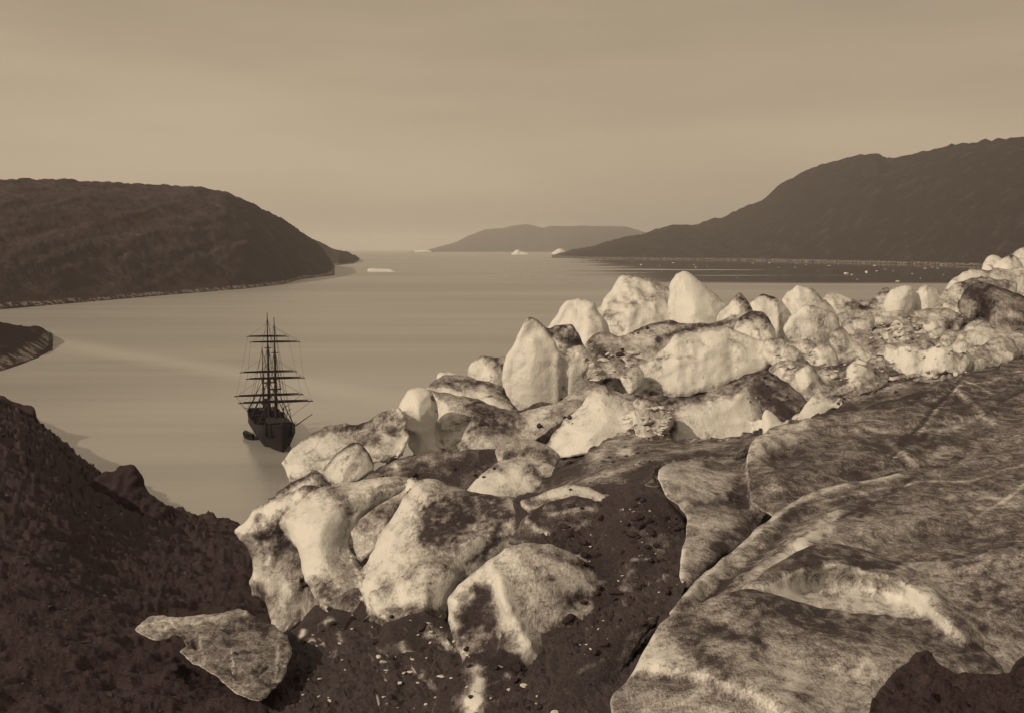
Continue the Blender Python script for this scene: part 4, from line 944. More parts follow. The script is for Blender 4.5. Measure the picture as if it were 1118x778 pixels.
B('dirty_mound', 'dark brown grit-covered mound near the right edge under the white domes', 'ice mound',
  [(1046, 340), (1048, 325), (1056, 314), (1068, 310), (1082, 311), (1098, 315), (1118, 326), (1150, 335), (1180, 350), (1180, 384), (1118, 372), (1098, 362), (1082, 358), (1072, 346), (1058, 348)], 77, T=0.6, tilt=0.6, dirt=0.52, ext=4, step=1.5, amp=0.12,
  strokes=[([(1060, 318), (1075, 330), (1070, 345)], 0.5, 9), ([(1085, 325), (1105, 345)], -0.12, 8), ([(1095, 350), (1118, 360)], 0.2, 7)])
B('ice_bank', 'pale rough bank of ice below the dark brown mound at the right edge', 'ice bank',
  [(1040, 385), (1046, 370), (1054, 357), (1066, 348), (1080, 352), (1098, 360), (1118, 362), (1180, 360), (1180, 410), (1118, 404), (1090, 408), (1062, 412), (1044, 404)], 62, T=0.5, tilt=0.7, dirt=0.10, ext=5, step=1.6, amp=0.14, fq=1.6,
  strokes=[([(1060, 398), (1100, 392)], 0.15, 8), ([(1052, 375), (1058, 380)], 0.3, 4), ([(1108, 385), (1118, 380)], 0.4, 8)])
B('ice_ridge', 'pale-topped ridge with black rubble along its lower edge under the white knobs', 'ice ridge',
  [(894, 374), (910, 362), (930, 352), (950, 346), (972, 340), (1000, 338), (1024, 336), (1045, 340), (1052, 352), (1040, 366), (1020, 372), (1000, 376), (975, 374), (955, 372), (930, 376), (908, 382)], 74, T=0.45, tilt=1.0, dirt=0.22, ext=6, step=1.5, amp=0.15, fq=1.8, grain=1.3,
  strokes=[([(905, 368), (940, 350), (975, 342)], -0.3, 4), ([(945, 362), (975, 358), (990, 350)], 0.6, 4), ([(1030, 358), (1045, 352)], 0.5, 6), ([(1000, 345), (1040, 345)], -0.1, 5), ([(1020, 368), (1030, 362)], 0.35, 6), ([(1000, 362), (1012, 366)], -0.25, 5)])
B('ice_mound', 'low rounded mound among rubble right of the grey block with a white lip', 'ice mound',
  [(896, 394), (908, 384), (920, 373), (934, 363), (948, 361), (960, 366), (970, 376), (978, 388), (970, 398), (945, 402), (918, 402)], 66, T=0.6, tilt=0.8, dirt=0.16, ext=5, step=1.5, amp=0.08,
  strokes=[([(935, 368), (950, 372)], 0.1, 5), ([(955, 380), (970, 390)], 0.25, 6), ([(905, 396), (940, 398)], 0.2, 5)])
B('rubble_bank', 'mixed bank of dirty rubble ice in the middle right', 'ice bank',
  [(960, 378), (985, 372), (1010, 374), (1035, 370), (1050, 380), (1056, 398), (1046, 412), (1020, 416), (990, 416), (968, 410), (955, 398)], 64, T=0.4, tilt=1.0, dirt=0.26, ext=6, step=1.5, amp=0.34, fq=2.2, grain=1.6,
  strokes=[([(970, 388), (985, 384)], -0.4, 5), ([(1000, 395), (1030, 395)], 0.35, 5), ([(1015, 380), (1025, 388)], 0.4, 5)])
for i, (x, yv, w, h, lb) in enumerate([
        (974, 388, 7, 13, 'leftmost of the white ice stubs lined up above the wide dirty slab'),
        (986, 387, 6, 12, 'second white ice stub from the left above the wide dirty slab'),
        (997, 389, 7, 14, 'white ice stub in the middle of the row above the wide dirty slab'),
        (1019, 391, 6, 13, 'white ice stub right of a black gap above the wide dirty slab'),
        (1032, 386, 8, 12, 'rightmost of the white ice stubs lined up above the wide dirty slab')]):
    B('ice_stub', lb, 'ice stub', [(x - w * 1.5, yv + h), (x - w * 1.1, yv + h * .1), (x - w * 0.9, yv - h * [.8, .5, .9, .6, .95][i]), (x - w * .1, yv - h * [.6, .9, .7, 1., .8][i]), (x + w * [1., .7, 1.1, .8, 1.][i], yv - h * .5), (x + w * 1.3, yv + h * .5), (x + w * 1.2, yv + h * 1.2), (x, yv + h * 1.3)], 58 - i * 0.3, T=0.35, tilt=0.35, dirt=0.04, ext=6, step=1.2, amp=0.22, group='row of white ice stubs')
B('ice_bench', 'grey bench of mottled ice with a thin pale vein left of the white stubs', 'ice bench',
  [(838, 402), (850, 394), (868, 394), (890, 398), (915, 398), (945, 396), (966, 398), (972, 412), (962, 422), (940, 428), (918, 434), (895, 438), (872, 428), (852, 416), (840, 410)], 56, T=0.4, tilt=1.1, dirt=0.36, ext=6, step=1.6, amp=0.14, fq=1.6, grain=1.5,
  strokes=[([(856, 402), (875, 415), (895, 432)], -0.4, 3), ([(895, 408), (902, 412)], -0.5, 5), ([(905, 402), (960, 398)], 0.3, 5), ([(920, 415), (955, 412)], 0.25, 8), ([(860, 398), (880, 402)], -0.2, 5)])
B('dirty_hollow', 'black cleft streaked with thin ice between the bank and the pale triangle', 'ice hollow',
  [(806, 416), (818, 408), (836, 404), (852, 412), (868, 424), (882, 438), (886, 450), (872, 458), (850, 462), (838, 452), (826, 436), (814, 424)], 51, T=0.3, tilt=1.2, dirt=0.55, ext=8, step=1.5, amp=0.16, fq=1.8, grain=2.0,
  strokes=[([(830, 425), (860, 445)], 0.35, 8), ([(845, 432), (868, 446)], -0.55, 2.5), ([(820, 415), (850, 420)], -0.15, 5), ([(850, 450), (866, 456)], 0.35, 5)])
B('ice_wedge', 'smooth pale triangle of ice above the dark ledge of the wide dirty slab', 'ice wedge',
  [(868, 456), (875, 446), (882, 436), (889, 430), (897, 432), (906, 437), (912, 442), (900, 450), (886, 458), (874, 462)], 48, T=0.5, tilt=0.8, dirt=-0.10, ext=4, step=1.4, amp=0.05)
B('dirty_ledge', 'long dark ledge with pale streaks sloping up behind the wide dirty slab', 'ice ledge',
  [(860, 464), (880, 456), (905, 446), (930, 436), (955, 428), (972, 420), (990, 415), (1010, 418), (1040, 412), (1070, 404), (1100, 398), (1118, 390), (1180, 372), (1190, 400), (1118, 412), (1060, 424), (1010, 436), (960, 446), (915, 458), (880, 468)],
  [(860, 466, 42), (930, 436, 47.5), (1010, 416, 51), (1118, 390, 54), (915, 458, 43), (1010, 436, 46), (1118, 412, 49), (1185, 380, 55)], T=0.15, ext=4, dirt=0.48, step=1.6, amp=0.2, fq=2.5, grain=1.7, edge=0.8,
  strokes=[([(935, 438), (965, 425), (990, 420)], -0.35, 4), ([(880, 460), (920, 446), (960, 434)], 0.3, 4), ([(1060, 404), (1085, 402)], -0.4, 2.5), ([(1045, 410), (1090, 404)], 0.3, 6)])
B('rubble_bank', 'strip of broken ice between the grey white-lipped block and the mottled bench', 'ice bank',
  [(834, 388), (846, 378), (862, 372), (880, 374), (898, 376), (912, 384), (918, 396), (905, 404), (880, 404), (855, 402), (840, 398)], 63, T=0.45, tilt=0.9, dirt=0.20, ext=8, step=1.4, amp=0.36, fq=2.2, grain=1.8,
  strokes=[([(850, 380), (856, 392)], -0.4, 4), ([(872, 385), (885, 392)], 0.4, 4)])

# many small broken blocks crowding the rubble between the larger ones
pk = random.Random(11)
for (x, yv, w, Yd) in [(846, 382, 11, 62.5), (862, 388, 9, 62), (880, 376, 8, 64), (900, 388, 12, 62), (916, 368, 9, 67), (944, 352, 10, 73), (962, 366, 9, 71), (985, 362, 12, 70.5), (1004, 372, 10, 66), (1022, 358, 10, 71), (1040, 372, 11, 64),
                       (1035, 338, 9, 80), (860, 402, 10, 57), (882, 410, 9, 56), (940, 404, 11, 56.5), (958, 398, 9, 57.5), (1046, 394, 10, 58), (1066, 388, 12, 59), (1092, 382, 12, 59.5), (1110, 372, 11, 60.5),
                       (652, 404, 10, 62), (672, 398, 9, 62), (692, 412, 10, 61), (706, 446, 9, 44.5), (722, 458, 10, 44.2), (838, 362, 8, 66)]:
    n = pk.randint(6, 8); o0 = pk.uniform(0, 6); w *= 1.3
    pl = [(x + w * pk.uniform(0.75, 1.3) * math.cos(o0 + 6.283 * k / n), yv + w * pk.uniform(0.6, 1.15) * math.sin(o0 + 6.283 * k / n)) for k in range(n)]
    B('ice_block', 'small angular ice block wedged in the rubble between the larger blocks', 'ice block', pl, Yd - 0.9, T=0.5, tilt=0.7, dirt=pk.uniform(0.02, 0.34), ext=5, step=1.2, amp=0.26, fq=1.3, rid=1.0, sh=1.0, cracks=2, foot=False, group='small ice blocks in the rubble')
REST = MASS; MASS = None
dep = lambda p: p['v'][:, 1].mean()
MIDDLE = [p for p in REST if dep(p) < 60]
BACK = [p for p in REST if dep(p) >= 60]
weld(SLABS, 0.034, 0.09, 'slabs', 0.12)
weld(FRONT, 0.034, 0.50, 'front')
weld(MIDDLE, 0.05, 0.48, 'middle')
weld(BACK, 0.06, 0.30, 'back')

# loose pale slab lying on the dark slope
B('flat_slab', 'long pale flat slab lying on the dark moraine slope at lower left', 'slab',
  [(149, 688), (155, 677), (172, 671), (190, 672), (206, 672), (225, 670), (246, 667), (262, 666), (276, 671), (290, 678), (302, 685), (314, 692), (318, 712), (312, 735), (302, 748), (282, 766), (262, 758), (240, 741), (216, 726), (196, 712), (203, 703), (195, 693), (176, 697), (160, 695)], [(150, 688, 24.6), (300, 690, 25.2), (280, 766, 20.2)], sh=0.45, T=0.5, ext=0, amp=0.13, fq=1.8, step=1.4, under=False, foot=False, mud=0, dirt=0.36, grain=2.6, rim=0.1, cracks=12, ang=15,
  strokes=[([(152, 684), (175, 674), (230, 674), (265, 670)], -0.35, 6), ([(160, 688), (185, 682)], -0.25, 7), ([(195, 694), (210, 702)], 0.5, 6), ([(252, 674), (250, 698)], 0.4, 6), ([(258, 675), (290, 685)], 0.35, 6), ([(202, 708), (220, 720)], -0.3, 6), ([(304, 690), (302, 742)], -0.3, 2), ([(240, 735), (262, 738), (290, 728)], 0.3, 2.5), ([(255, 745), (275, 745)], -0.2, 6)],  # shadow below the nose and the lit top band are painted in
  feats=[('r', [(196, 694), (215, 704)], -0.4, 6), ('s', [(250, 668), (252, 700)], 0.2, 4), ('v', [(205, 690), (240, 694), (300, 690)], 0.15, 5), ('v', [(240, 735), (262, 738), (290, 728)], -0.1, 3)])
# ================================================================== THE GLACIER'S OWN SURFACE
bpn = np.concatenate(base_pts)
gxs = np.arange(232, 1560, 5.0); gys = np.geomspace(8.5, 165, 150)
G = []
for x in gxs:
    for yv in gys: G.append(((x - W_ / 2) / F_ * yv, yv))
G = np.array(G)
zz = np.zeros(len(G)); sup = np.zeros(len(G))
for i in range(0, len(G), 4000):
    g = G[i:i + 4000]
    sg = 0.9 + 0.045 * g[:, 1:2]
    d2 = ((g[:, None, :] - bpn[None, :, :2]) ** 2).sum(-1)
    w = np.exp(-d2 / (2 * sg ** 2)) + 1e-12
    zz[i:i + 4000] = (w * bpn[None, :, 2]).sum(1) / w.sum(1)
    sup[i:i + 4000] = np.sqrt(d2.min(1)) / sg[:, 0]
EDGE = np.array([(8, 760), (12, 690), (15, 620), (18, 560), (21, 480), (25, 430), (29, 360), (33, 308), (41, 335), (44, 360), (48, 372), (51, 440), (54, 474), (58, 490), (66, 535), (74, 612), (86, 672), (93, 800), (106, 1045), (116, 1110), (170, 1250)], float)
ex = np.interp(G[:, 1], EDGE[:, 0], EDGE[:, 1])
past = (ex - (G[:, 0] / G[:, 1] * F_ + W_ / 2)) * G[:, 1] / F_      # metres beyond the brink of the ice
drop = np.clip((past + 0.2) / 1.6, 0, 1)
drop = drop * drop * (3 - 2 * drop)
P3 = np.c_[G, zz]
zz = zz - drop * (zz + 8) + 0.012 * G[:, 1] * ridged(np.c_[G * 0.35, np.zeros(len(G))], 5) * (1 - drop) - 0.01 * G[:, 1]
gv = np.c_[G, zz]; ng = len(gys)
gf = [(i * ng + j, (i + 1) * ng + j, (i + 1) * ng + j + 1, i * ng + j + 1) for i in range(len(gxs) - 1) for j in range(ng - 1)]
glacier = mesh_obj('glacier_terrain', gv, gf, ICE)
tag(glacier, kind='structure')
set_attr(glacier, 'dirt', 0.55 + 0 * zz)
set_attr(glacier, 'blotch', 1.0 + 0 * zz)
set_attr(glacier, 'band', 0.2 + 0 * zz)
set_attr(glacier, 'grain', 46.0 / np.clip(G[:, 1], 10, 200))
gfa = np.array(gf)
ALL_ICE.append((gv, np.r_[gfa[:, :3], gfa[:, [0, 2, 3]]]))

# ================================================================== LOOSE STONES AND CHIPS
vv, ff, k0 = [], [], 0
for v, f in ALL_ICE + [SLOPE_TRI]:
    vv.append(v); ff.append(np.asarray(f) + k0); k0 += len(v)
tree = BVHTree.FromPolygons(np.concatenate(vv).tolist(), np.concatenate(ff).tolist())


def stone_mesh(name, mat, seed, flat=0.7):
    r = np.random.default_rng(seed)
    bm = bmesh.new(); bmesh.ops.create_icosphere(bm, subdivisions=3, radius=1.0)
    pl = r.normal(size=(11, 3)); pl /= np.linalg.norm(pl, axis=1)[:, None]; dd = r.uniform(0.55, 0.9, 11)
    sx = np.array([r.uniform(0.8, 1.4), r.uniform(0.6, 1.0), flat * r.uniform(0.7, 1.1)])
    for v in bm.verts:
        p = np.array(v.co); p /= np.linalg.norm(p); k = 1.0
        for nrm, d in zip(pl, dd):
            c = nrm @ p
            if c > 0.05: k = min(k, d / c)
        v.co = Vector(p * k * sx)
    me = bpy.data.meshes.new(name); bm.to_mesh(me); bm.free()
    me.materials.append(mat)
    return me


def place(me, name, p, s, label, cat, group):
    o = bpy.data.objects.new(name, me); C.objects.link(o)
    o.location = p; o.scale = (s, s, s)
    o.rotation_euler = (random.uniform(-.3, .3), random.uniform(-.3, .3), random.uniform(0, 6.28))
    return tag(o, label, cat, group)


SM = [stone_mesh('boulder', ROCK, 100 + i) for i in range(5)]
DM = [stone_mesh('stone', SLOPE, 150 + i) for i in range(5)]
CM = [stone_mesh('ice_chip', CHIP, 200 + i, 0.5) for i in range(5)]


def scatter(polys, n, meshes, name, lo, hi, label, cat, group):
    """loose pieces lying where the line through a spot of the slope or the ice meets its surface"""
    got = 0; tries = 0
    while got < n and tries < n * 30:
        tries += 1
        poly = np.array(random.choice(polys), float)
        q = np.array([[random.uniform(poly[:, 0].min(), poly[:, 0].max()), random.uniform(poly[:, 1].min(), poly[:, 1].max())]])
        if not inside(q, poly)[0]: continue
        hit = tree.ray_cast(Vector((0, 0, CAM_Z)), ray(q[0, 0], q[0, 1]))
        if hit[0] is None: continue
        dist = hit[3]
        s = dist / F_ * random.uniform(lo, hi) * (0.6 + 0.8 * random.random() ** 3)
        place(random.choice(meshes), name, hit[0] + Vector((0, 0, 0.1 * s)), s, label, cat, group); got += 1


scatter([[(0, 470), (110, 530), (180, 570), (260, 600), (270, 650), (150, 660), (120, 700), (220, 778), (0, 778)]], 200, SM, 'boulder', 0.9, 3.6,
        'small loose boulder lying on the dark moraine slope at the left', 'boulder', 'boulders strewn over the moraine slope')
scatter([[(590, 560), (690, 540), (740, 570), (740, 640), (690, 690), (640, 740), (620, 640)]], 55, CM, 'ice_chip', 0.7, 2.4,
        'tiny pale ice chip lying in the dark debris of the gully', 'ice chip', 'ice chips in the dark gully')
scatter([[(590, 560), (690, 535), (745, 570), (740, 640), (700, 690), (640, 760), (610, 700), (640, 620)]], 110, DM, 'stone', 1.4, 8.0,
        'dark stone lying in the debris floor of the gully', 'stone', 'stones in the dark gully')
scatter([[(310, 778), (330, 700), (370, 660), (480, 680), (560, 720), (620, 778)]], 60, DM, 'stone', 1.4, 8.0,
        'dark stone bedded in the debris bank under the front boulder', 'stone', 'stones in the debris bank')
scatter([[(310, 778), (330, 700), (370, 660), (480, 680), (560, 720), (620, 778)]], 60, CM, 'ice_chip', 0.8, 4.5,
        'pale ice chip frozen into the dark debris bank under the front boulder', 'ice chip', 'ice chips in the debris bank')
scatter([[(840, 375), (905, 372), (925, 392), (1040, 372), (1048, 410), (960, 420), (850, 410)], [(640, 385), (700, 385), (705, 425), (650, 420)], [(700, 440), (735, 445), (730, 478), (705, 470)], [(940, 355), (1000, 345), (1005, 372), (950, 372)]], 170, CM, 'ice_lump', 1.5, 5.5,
        'small lump of broken ice in the rubble strip at middle right', 'ice lump', 'lumps of broken ice in the rubble')
scatter([[(560, 455), (600, 440), (650, 420), (640, 450), (590, 490)], [(690, 362), (740, 352), (720, 370), (660, 395)], [(800, 440), (840, 405), (880, 440), (870, 462)], [(600, 510), (680, 480), (720, 500), (690, 530), (610, 535)], [(410, 520), (540, 490), (540, 520), (450, 528)], [(870, 460), (1000, 415), (1118, 385), (1118, 400), (1000, 440)]], 70, DM, 'stone', 1.0, 4.2,
        'dark stone melted out on the dirty ice ridges in the middle', 'stone', 'stones on the dirty ridges')
scatter([[(940, 778), (1010, 712), (1118, 715), (1118, 778)]], 40, SM, 'boulder', 0.8, 2.0,
        'small stone on the dark debris mound in the bottom right corner', 'stone', 'stones on the debris mound')

for k in range(46):                                   # stones along the waterline of the cove
    x = random.uniform(-30, 262); yv = float(np.interp(x, SIL[:, 0], SIL[:, 1])) - random.uniform(0.0, 2.5)
    Yb = float(shore(yv)); p = at(x, yv, Yb); sc = Yb / F_ * random.uniform(0.8, 3.2)
    place(random.choice(DM), 'boulder', Vector(p) + Vector((0, 0, 0.15 * sc)), sc, 'dark stone at the waterline of the cove below the moraine slope', 'boulder', 'stones along the cove waterline')

# ================================================================== FLOATING ICE
def berg(name, label, pts, ybase, group=None, thick=1.0):
    Yb = float(shore(ybase))
    o = block(name, label, 'iceberg', pts, Yb, T=thick, tilt=0.2, mat=BERG, ext=0, amp=0.05, step=max(0.35, np.ptp(np.array(pts)[:, 0]) / 30), foot=False, group=group)
    return o


berg('iceberg', 'flat-topped pale iceberg floating just right of the left hill spit', [(402, 297.4), (402.5, 293.8), (408, 293.2), (418, 293.6), (427, 293.9), (432, 296.4), (432, 297.6), (416, 298)], 297.2)
berg('iceberg', 'white peaked iceberg below the middle of the far hill', [(556, 278.2), (560, 276), (563, 273.4), (566, 272.4), (569, 274.6), (574, 275.6), (578, 278.2), (566, 278.8)], 278.2)
berg('iceberg', 'white humped iceberg at the tip of the right hill', [(600, 277.6), (605, 274.2), (610, 271.4), (614, 271.8), (618, 274.5), (622, 277.6), (610, 278.2)], 277.8)
berg('iceberg', 'low white iceberg on the horizon near the left end of the far hill', [(448, 275.4), (455, 273.6), (463, 273.2), (470, 274), (476, 275.6), (460, 276)], 275.8)
FM = [stone_mesh('ice_floe', BERG, 300 + i, 0.55) for i in range(5)]
fl = [(924, 298.5, 3.2), (930, 300, 2.2), (946, 297, 3.4), (957, 296, 2), (966, 294, 1.6), (975, 296, 1.5), (996, 299, 1.6), (980, 307, 2.0), (868, 292, 1.2), (850, 292, 1.0), (760, 292, 1.6), (772, 291, 1.2), (758, 289, 1.4), (805, 303, 1.4), (646, 305, 1.2), (700, 289, 1.6), (735, 287, 1.5), (690, 286, 1.4), (880, 289, 1.3), (905, 290, 1.3), (915, 288.5, 1.2), (955, 290, 1.4), (1010, 293, 1.6), (1030, 300, 1.4), (640, 284, 1.2), (655, 285, 1.0), (1005, 304, 1.2), (936, 305, 1.1), (720, 290, 1.0), (893, 296, 1.0), (1018, 292, 1.8), (1024, 293, 1.0), (870, 287.5, 1.0), (840, 287, 1.1), (822, 287.5, 0.9)]
for i, (x, yv, s) in enumerate(fl):
    Yb = float(shore(yv)); p = at(x, yv, Yb); sc = s * Yb / F_
    if i == 0: lb, g = 'largest white floe on the dark calm water at the right', None
    elif i == 2: lb, g = 'bright floe just right of the largest floe on the dark water', None
    else: lb, g = 'small bright floe drifting on the water below the right hill', 'ice floes off the right shore'
    place(FM[i % 5], 'ice_floe', Vector(p) + Vector((0, 0, 0.12 * sc)), sc, lb, 'ice floe', g)
    fo = bpy.context.scene.collection.objects[-1]; fo.rotation_euler = (0, 0, i * 1.3)
    fo.scale = (sc * (1 + 0.5 * math.sin(i * 2.1)), sc * (1 + 0.4 * math.cos(i * 1.7)), sc * (0.45 + 0.2 * math.sin(i)))

# ================================================================== THE SHIP
HULLM = plain('black_hull_paint', (0.018, 0.013, 0.017), 0.6, 0.4, 1.5)
WOODM = plain('weathered_deck_wood', (0.07, 0.055, 0.06), 0.8, 0.3, 3.0)
SPARM = plain('dark_spar_wood', (0.025, 0.019, 0.024), 0.7, 0.3, 2.0)
ROPEM = plain('tarred_rope', (0.04, 0.03, 0.038), 0.9, 0.2, 2.0)
fore = np.array([(299 - 559) / 1199 * 262, 262.0]); main_ = np.array([(291.5 - 559) / 1199 * 275, 275.0])
ax = (fore - main_); sepm = np.linalg.norm(ax); ax /= sepm
ctr = fore - ax * 10.0
ship = bpy.data.objects.new('sailing_ship', None); C.objects.link(ship)
ship.location = (ctr[0], ctr[1], 0); ship.rotation_euler = (0, 0, math.atan2(ax[1], ax[0]))
tag(ship, 'dark three-masted sailing ship with bare yards anchored in the fjord', 'sailing ship')


def tubes(name, segs, mat, parent, sides=8):
    """one mesh of tapered round bars: (start, end, r0, r1)"""
    vs_l, fs = [], []
    for a, b, r0, r1 in segs:
        a = Vector(a); b = Vector(b); d = (b - a).normalized()
        u = d.orthogonal().normalized(); w = d.cross(u); k = len(vs_l)
        for c, rr in ((a, r0), (b, r1)):
            for i in range(sides):
                an = 2 * math.pi * i / sides
                vs_l.append(tuple(c + (u * math.cos(an) + w * math.sin(an)) * rr))
        for i in range(sides):
            j = (i + 1) % sides; fs.append((k + i, k + j, k + sides + j, k + sides + i))
        fs.append(tuple(k + i for i in range(sides))[::-1]); fs.append(tuple(k + sides + i for i in range(sides)))
    return mesh_obj(name, vs_l, fs, mat, parent, smooth_=False)


def box(name, x0, x1, y0, y1, z0, z1, mat, parent, bev=0.06):
    bm = bmesh.new(); bmesh.ops.create_cube(bm, size=1)
    for v in bm.verts: v.co = Vector(((x0 + x1) / 2 + v.co.x * (x1 - x0), (y0 + y1) / 2 + v.co.y * (y1 - y0), (z0 + z1) / 2 + v.co.z * (z1 - z0)))
    bmesh.ops.bevel(bm, geom=bm.edges[:], offset=bev, segments=2, affect='EDGES')
    me = bpy.data.meshes.new(name); bm.to_mesh(me); bm.free(); me.materials.append(mat)
    o = bpy.data.objects.new(name, me); C.objects.link(o); o.parent = parent
    return o


# hull: x from -21 (stern) to 20 (stem); the mesh runs keel to rail
hv, hf = [], []
NS, NR = 34, 10
for i in range(NS):
    s = i / (NS - 1); x = -21 + 41 * s
    bfull = 4.5 * (1 - max(0, (s - 0.72) / 0.28) ** 2.3) * (1 - 0.30 * max(0, (0.25 - s) / 0.25) ** 2)
    sheer = 4.0 + 1.7 * abs(s - 0.42) ** 2 * 4 * (1.2 if s > 0.42 else 0.8)
    for j in range(NR):
        t = j / (NR - 1); z = -1.2 + (sheer + 1.2) * t
        fine = (0.55 + 0.45 * min(1, t * 1.5)) if 0.2 < s < 0.8 else (0.35 + 0.65 * min(1, t * 1.25))
        rake = 2.2 * t * max(0, (s - 0.8) / 0.2)
        b_ = max(0.06, bfull * fine * (1 - 0.05 * max(0, t - 0.7)))
        hv.append((x + rake, b_, z)); hv.append((x + rake, -b_, z))
idx = lambda i, j, k: (i * NR + j) * 2 + k
for i in range(NS - 1):
    for j in range(NR - 1):
        hf.append((idx(i, j, 0), idx(i + 1, j, 0), idx(i + 1, j + 1, 0), idx(i, j + 1, 0)))
        hf.append((idx(i, j, 1), idx(i, j + 1, 1), idx(i + 1, j + 1, 1), idx(i + 1, j, 1)))
for j in range(NR - 1):
    hf.append((idx(0, j, 0), idx(0, j + 1, 0), idx(0, j + 1, 1), idx(0, j, 1)))
    hf.append((idx(NS - 1, j, 0), idx(NS - 1, j, 1), idx(NS - 1, j + 1, 1), idx(NS - 1, j + 1, 0)))
hull = mesh_obj('hull', hv, hf, HULLM, ship)
dv_, df_ = [], []
for i in range(NS):
    a = hv[idx(i, NR - 1, 0)]; b = hv[idx(i, NR - 1, 1)]
    dv_ += [(a[0], a[1] * 0.97, a[2] - 0.9), (b[0], b[1] * 0.97, b[2] - 0.9)]
for i in range(NS - 1): df_.append((2 * i, 2 * i + 1, 2 * i + 3, 2 * i + 2))
mesh_obj('deck', dv_, df_, WOODM, ship)
rl = []
for k in (0, 1):
    for i in range(NS - 1):
        a = hv[idx(i, NR - 1, k)]; b = hv[idx(i + 1, NR - 1, k)]
        rl.append(((a[0], a[1], a[2] + 0.05), (b[0], b[1], b[2] + 0.05), 0.13, 0.13))
tubes('rail', rl, HULLM, hull)
box('deckhouse', 2.0, 6.5, -1.7, 1.7, 3.0, 5.6, HULLM, ship)
box('deckhouse', -17.5, -11.5, -2.2, 2.2, 3.0, 5.5, HULLM, ship)
box('forecastle', 11.5, 18.5, -2.6, 2.6, 3.2, 6.7, HULLM, ship)
tubes('funnel', [((-8.2, 0, 3.0), (-8.5, 0, 8.6), 0.85, 0.8), ((-8.5, 0, 8.6), (-8.5, 0, 8.9), 0.95, 0.95)], HULLM, ship, 16)
tubes('bowsprit', [((17.5, 0, 5.6), (25.5, 0, 8.3), 0.28, 0.16), ((24.5, 0, 8.1), (29.0, 0, 9.6), 0.14, 0.07)], SPARM, ship)
for sy in (1, -1):
    for xx in (-4.0, -10.5):
        tubes('davit', [((xx, sy * 4.3, 4.0), (xx, sy * 4.6, 6.2), 0.09, 0.09), ((xx, sy * 4.6, 6.2), (xx, sy * 5.5, 6.6), 0.09, 0.07)], SPARM, ship)
clut = random.Random(3)
for k in range(9):
    xx = -14 + k * 3.6; sd = 1 if k % 2 else -1
    box('deck_cargo', xx, xx + clut.uniform(1, 2.2), sd * 1.6, sd * 3.3, 3.2, clut.uniform(5.0, 6.4), HULLM, ship, 0.1)
tubes('boom', [((11.5, 4.2, 4.6), (13.0, 8.2, 7.6), 0.14, 0.08)], SPARM, ship)

# masts with their yards
def mast(x, top, yards, spread=4.35):
    m = tubes('mast', [((x, 0, 2.5), (x - .15, 0, 14.5), 0.45, 0.38), ((x - .05, 0, 13.2), (x - .3, 0, 23.0), 0.31, 0.24), ((x - .22, 0, 22.0), (x - .45, 0, top), 0.2, 0.08)], SPARM, ship, 10)
    tubes('mast_top', [((x - .1, -1.4, 13.6), (x - .1, 1.4, 13.6), 0.16, 0.16), ((x + .6, -1.3, 13.6), (x + .6, 1.3, 13.6), 0.12, 0.12), ((x - .2, -0.9, 22.3), (x - .2, 0.9, 22.3), 0.1, 0.1)], SPARM, m)
    for z, half, r in yards:
        r *= 0.92
        tubes('yard', [((x + .45, -half, z + 0.12), (x + .45, 0, z), r * 0.55, r), ((x + .45, 0, z), (x + .45, half, z - 0.12), r, r * 0.55)], SPARM, m)
        tubes('furled_sail', [((x + .5, -half * 0.86, z + r + 0.1), (x + .5, 0, z + r + 0.1), r * 0.55, r * 0.9), ((x + .5, 0, z + r + 0.1), (x + .5, half * 0.86, z + r), r * 0.9, r * 0.55)], SPARM, m)
    rg = []
    for sy in (1, -1):
        for k in range(5):
            rg.append(((x - 0.6 - k * 0.8, sy * spread, 4.6), (x - .1, sy * 0.25, 13.6), 0.055, 0.05))
        for k in range(3):
            rg.append(((x - .3 - k * 0.4, sy * 1.35, 13.6), (x - .25, sy * 0.15, 22.3), 0.045, 0.04))
        rg.append(((x - 3.8, sy * spread, 4.6), (x - .3, sy * 0.1, 22.5), 0.05, 0.045))
        rg.append(((x - 4.4, sy * spread, 4.6), (x - .4, 0, top - 1.5), 0.045, 0.04))
        for j in range(6):
            t = (j + 1) / 7.0; zz_ = 4.6 + 9.0 * t; yy_ = spread + (0.25 - spread) * t
            rg.append(((x - 0.6 + 0.5 * t, sy * yy_, zz_), (x - 3.8 + 3.7 * t, sy * yy_, zz_), 0.025, 0.025))
        prev = None
        for z, half, r in yards:
            rg.append(((x + .4, sy * half * 0.97, z), (x - .1, 0, min(top - .5, z + half * 0.62)), 0.026, 0.024))
            if prev: rg.append(((x + .4, sy * half * 0.95, z), (x + .4, sy * prev * 0.95, pz), 0.022, 0.022))
            prev, pz = half, z
        z, half, r = yards[0] if yards else (8, 0, 0)
        if half: rg.append(((x + .4, sy * half * 0.95, z), (x - 9.0, sy * 4.2, 5.0), 0.04, 0.04))
    tubes('shrouds', rg, ROPEM, m, 5)
    return m


mast(10.0, 30.8, [(10.5, 8.9, 0.24), (16.2, 7.0, 0.21), (24.9, 6.0, 0.16)])
mast(10.0 - sepm, 31.2, [(10.4, 8.6, 0.24), (16.3, 7.1, 0.21), (25.2, 5.2, 0.16)])
